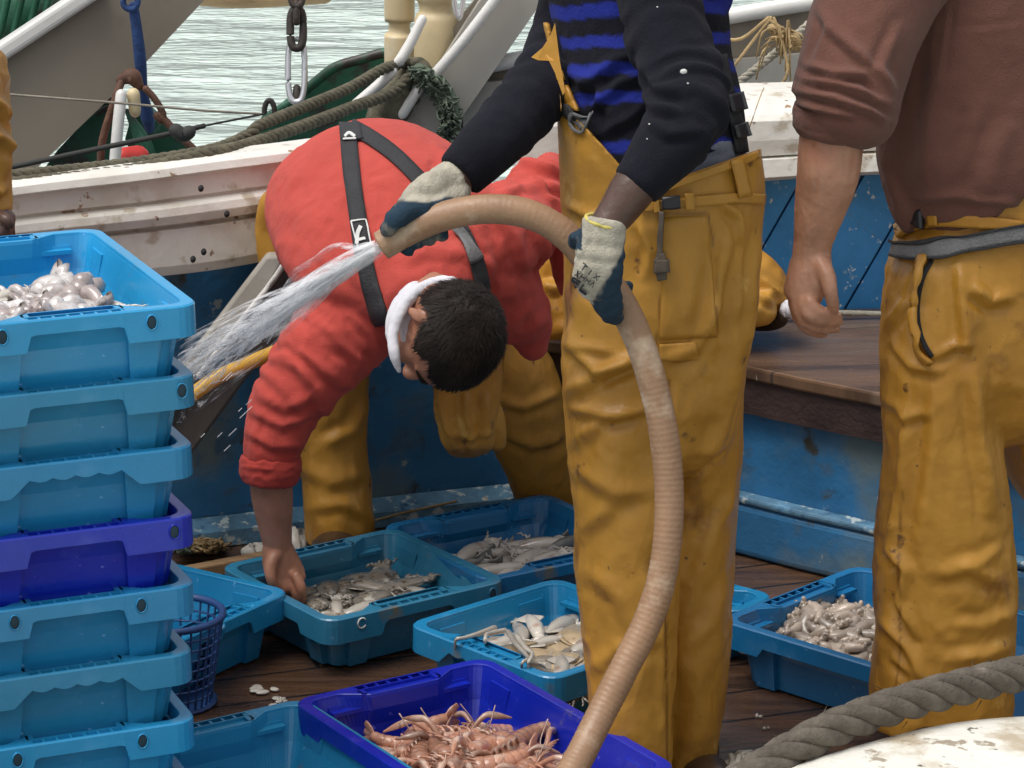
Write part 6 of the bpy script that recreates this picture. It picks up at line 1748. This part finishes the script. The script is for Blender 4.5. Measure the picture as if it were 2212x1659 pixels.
for x, y, D in ((-200, 1270, D4), (-110, 1262, D4 + .06)):
    obj('boot', [tpx([(x, y, D, .055, .06), (x, y + 40, D, .055, .06)], n=16), tpx([(x, y + 30, D + .02, .048, .045), (x + 10, y + 52, D - .1, .048, .04), (x + 14, y + 60, D - .17, .038, .03)], side=(1, 0, 0), n=16)], MATS['boot_rubber'], man4)
# ============================================================ oilskin pile on the platform
pile = [tpx([(1165, 600, 6.22, .05), (1230, 575, 6.22, .085), (1320, 560, 6.24, .10), (1450, 560, 6.26, .10), (1580, 600, 6.26, .085), (1650, 632, 6.25, .062), (1688, 655, 6.24, .035)], n=22),
        tpx([(1175, 640, 6.15, .035, .03), (1230, 645, 6.14, .045, .04), (1320, 650, 6.14, .05, .045), (1500, 655, 6.16, .05, .045), (1640, 662, 6.18, .045, .035)], n=18),
        tpx([(1182, 678, 6.12, .025), (1225, 672, 6.12, .033), (1320, 676, 6.12, .035), (1420, 680, 6.13, .03)], n=16),
        tpx([(1188, 712, 6.12, .022), (1215, 706, 6.11, .028), (1300, 706, 6.11, .03)], n=16)]
me = fused(pile, .007, 2, [rumple(.008, (9, 9, 12), 101, True), creases([([(1640, 600), (1665, 630), (1690, 640)], 10, .014), ([(1630, 640), (1660, 650), (1690, 655)], 8, .012), ([(1170, 620), (1195, 628), (1220, 622)], 8, .012)])], [('seam_shade', seam_attr([]))])
tag(link('oilskin_garment', me, MATS['oilskin']), 'crumpled yellow oilskin garment lying on the platform behind the standing man', 'oilskins')
tag(obj('rubber_boot', [tpx([(1622, 690, 6.28, .022), (1650, 690, 6.26, .026), (1680, 688, 6.22, .022), (1692, 684, 6.2, .014)], n=14)], MATS['boot_rubber']), 'black rubber boot half hidden under the yellow oilskins on the platform', 'boot')
tag(obj('rag', [loft([(U(1702, 672, 6.2), .02, .018), (U(1709, 668, 6.19), .024, .022), (U(1716, 676, 6.19), .016, .012)], n=12)], MATS['white_cotton']), 'small white rag on the platform beside the oilskins', 'rag')

# ============================================================ yellow pole
tag(obj('yellow_pole', [tube([U(405, 860, 5.62), U(470, 815, 5.66), U(530, 788, 5.7), U(600, 758, 5.75), U(700, 715, 5.85)], .0145, n=14)], M('yellow_plastic', (0.62, 0.36, 0.045), rough=0.4, var=.12, scale=8, spots=[((0.4, 0.2, 0.03), 14, .6, .1)])), 'yellow plastic tube running from the stack to behind the red sleeve', 'tube')

# ============================================================ blue mesh basket
M('basket_plastic', (0.02, 0.06, 0.19), rough=0.4, var=.2, scale=10)
bk = empty('mesh_basket', UZ(385, 1535, 0))
tag(bk, 'dark blue mesh basket with a bail handle behind the stack', 'basket')
bc = UZ(368, 1530, .0); bc.y += .03
hb, rt_, rb_ = .165, .098, .072
bars = []
def bpt(a, z):
    r_ = rb_ + (rt_ - rb_) * z / hb
    return Vector((bc.x + r_ * math.cos(a), bc.y + r_ * math.sin(a), z + .004))
for k in range(30):
    a = k * 2 * math.pi / 30
    bars.append(tube([bpt(a, 0), bpt(a, hb)], .0022, n=5, sub=1))
for z in np.linspace(0, hb, 9):
    bars.append(tube([bpt(a, z) for a in np.linspace(0, 6.2832, 31)], .0022, n=5, sub=1))
bars.append(loft([((bc.x, bc.y, .002), .084), ((bc.x, bc.y, .006), .084)], n=24, sub=1, caps=(.01, .01)))
obj('mesh_side', bars, MATS['basket_plastic'], bk)
obj('rim', [tube([bpt(a, hb + .004) for a in np.linspace(0, 6.2832, 33)], .007, n=10, sub=1)], MATS['basket_plastic'], bk)
a0 = bpt(.3, hb); a1 = bpt(3.4, hb)
obj('handle', [tube([U(420, 1452, 5.30), U(449, 1436, 5.28), U(457, 1418, 5.28), U(481, 1354, 5.3), U(468, 1338, 5.36), U(430, 1330, 5.42)], .0055, n=10)], MATS['mid_blue_plastic'], bk)
# ============================================================ odds and ends on the deck
tw = []
for k in range(46):
    cx_, cy_ = rnd.gauss(438, 17), rnd.gauss(1176, 5)
    zc = max(.008, .05 - abs(cx_ - 438) * .0009) * rnd.random() + .008
    P = []
    a, ra = rnd.uniform(0, 6.28), rnd.uniform(6, 24)
    for j in range(10):
        P.append(UZ(cx_ + math.cos(a) * ra * rnd.uniform(.7, 1.2), cy_ + math.sin(a) * ra * .38, max(.006, zc + rnd.uniform(-.012, .012))))
        a += rnd.uniform(.4, .9)
    tw.append(tube(P, rnd.uniform(.0022, .0036), n=5, sub=3))
tag(obj('twine_pile', tw, MATS['twine']), 'tangled heap of tan twine on the deck at the foot of the bulwark', 'twine')
tag(obj('green_netting', [tube([UZ(375 + rnd.uniform(0, 40), 1165 + rnd.uniform(0, 30), .02 + .03 * rnd.random()) for j in range(6)], .003, n=5, sub=3) for k in range(24)], MATS['frayed_green']), 'scrap of grey green netting beside the twine heap', 'netting')
def plank(p, q, wd, ht, mat, name, label, cat):
    a, b = UZ(*p, ht), UZ(*q, ht)
    d = (b - a); l = d.length; an = math.atan2(d.y, d.x)
    c = (a + b) / 2; nr = Vector((-math.sin(an), math.cos(an), 0))
    c = c - nr * wd / 2
    Rm = [[math.cos(an), -math.sin(an), 0], [math.sin(an), math.cos(an), 0], [0, 0, 1]]
    o = obj(name, [boxs((c.x, c.y, ht / 2 + .003), (l, wd, ht), Rm)], MATS[mat], smooth=False)
    b_ = o.modifiers.new('b', 'BEVEL'); b_.width = .004; b_.segments = 2
    return tag(o, label, cat)
plank((320, 1238), (672, 1172), .03, .028, 'tan_wood', 'batten', 'pale wooden batten lying on the deck in front of the twine', 'batten')
tag(obj('white_float', [loft([(UZ(618, 1176, .03), .03, .025), (UZ(640, 1170, .035), .04, .032), (UZ(662, 1172, .03), .025, .02)], n=16)], MATS['white_paint']), 'small white float lying behind the bending arm', 'float')
tag(obj('white_shell', [loft([(UZ(530, 1192, .02), .012, .01), (UZ(552, 1188, .022), .022, .016), (UZ(590, 1184, .02), .016, .012)], n=14)], MATS['white_wood']), 'flat white scrap on the batten beside the arm', 'scrap')
for n_, (x, y, s_, lab) in enumerate([(575, 1486, .035, 'larger white scrap of fish on the dark deck'), (590, 1516, .030, 'pale yellowish scrap of fish nearest the empty crate'), (488, 1585, .02, 'thin pale splinter by the empty crate'), (903, 1497, .012, 'tiny white fleck between the two middle crates'), (1640, 1546, .01, 'tiny white fleck under the long blue crate'), (1655, 1572, .008, 'smaller fleck under the long blue crate'), (1762, 1612, .01, 'pale fleck beside the thick rope')]):
    fl = []
    for k in range(7 if s_ > .025 else 3):
        a = rnd.uniform(0, 6.28)
        p = UZ(x, y, .004); p += Vector((math.cos(a) * s_ * .5, math.sin(a) * s_ * .6, 0))
        fl.append(loft([(p - Vector((s_ * .4 * rnd.random(), s_ * .2, -.001)), s_ * .16, .002), (p, s_ * .28, .004), (p + Vector((s_ * .4 * rnd.random(), s_ * .3 * rnd.uniform(-1, 1), 0)), s_ * .12, .002)], side=(0, 1, 0), n=8, sub=2))
    tag(obj('fish_scrap', fl, MATS['squid_skin']), lab, 'scrap')
for n_, (x, y, lab) in enumerate([(1047, 1084, 'small white cork against the foot of the hull'), (638, 1113, 'round pale cork beside the left trouser leg')]):
    tag(obj('cork', [ball(UZ(x, y, .03), .011, 12)], MATS['white_paint']), lab, 'cork')
tag(obj('stick', [tube([UZ(808, 1125, .03), UZ(880, 1106, .04), UZ(985, 1083, .05)], .003, n=6)], MATS['twine']), 'thin straw stick lying against the hull behind the crates', 'stick')
tag(obj('net_scrap', [tube([UZ(1570 + rnd.uniform(0, 75), 1628 + rnd.uniform(0, 60), .01 + .05 * rnd.random()) for j in range(5)], .0055, n=6, sub=3) for k in range(16)], MATS['pale_rope']), 'heap of pale grey net twine beside the thick rope end', 'netting')

# ============================================================ near gunwale and its rope
gw = empty('near_gunwale', U(2050, 1640, 3.62))
tag(gw, 'sunlit white wooden gunwale with flaking paint in the near right corner', 'gunwale')
GE = [(1500, 1745, 3.42), (1650, 1678, 3.50), (1760, 1636, 3.56), (1880, 1600, 3.62), (2000, 1570, 3.68), (2110, 1553, 3.72), (2240, 1545, 3.77), (2420, 1548, 3.84), (2700, 1570, 3.94)]
gq = [tuple(p) for p in catmull([np.array(p) for p in GE], 5)]
def gp(i):
    p = U(*gq[i])
    return [p + Vector((0, .012, -.11)), p + Vector((0, .008, -.012)), p + Vector((.0, 0, 0)), p + Vector((.03, -.02, .004)), p + Vector((.10, -.14, .006)), p + Vector((.17, -.27, .0)), p + Vector((.18, -.28, -.12))]
ob = link('gunwale_cap', fix(me_from(*sweep(gp, len(gq)))), MATS['white_wood'], gw, smooth=False)
b_ = ob.modifiers.new('b', 'BEVEL'); b_.width = .008; b_.segments = 3
RP = [(1560, 1735, 3.46), (1640, 1680, 3.5), (1720, 1630, 3.54), (1800, 1588, 3.575), (1900, 1549, 3.62), (2000, 1518, 3.665), (2100, 1492, 3.71), (2212, 1466, 3.76), (2330, 1446, 3.82), (2500, 1440, 3.9)]
rp = obj('thick_rope', rope_shape([U(*p) + Vector((0, .02, .0)) for p in RP], .0245, pitch=7.0, n=16, fuzz=1.2, strands=4, ro=.56, rs=.47), MATS['grey_rope'])
tag(rp, 'thick grey twisted mooring rope lying along the near gunwale', 'rope')
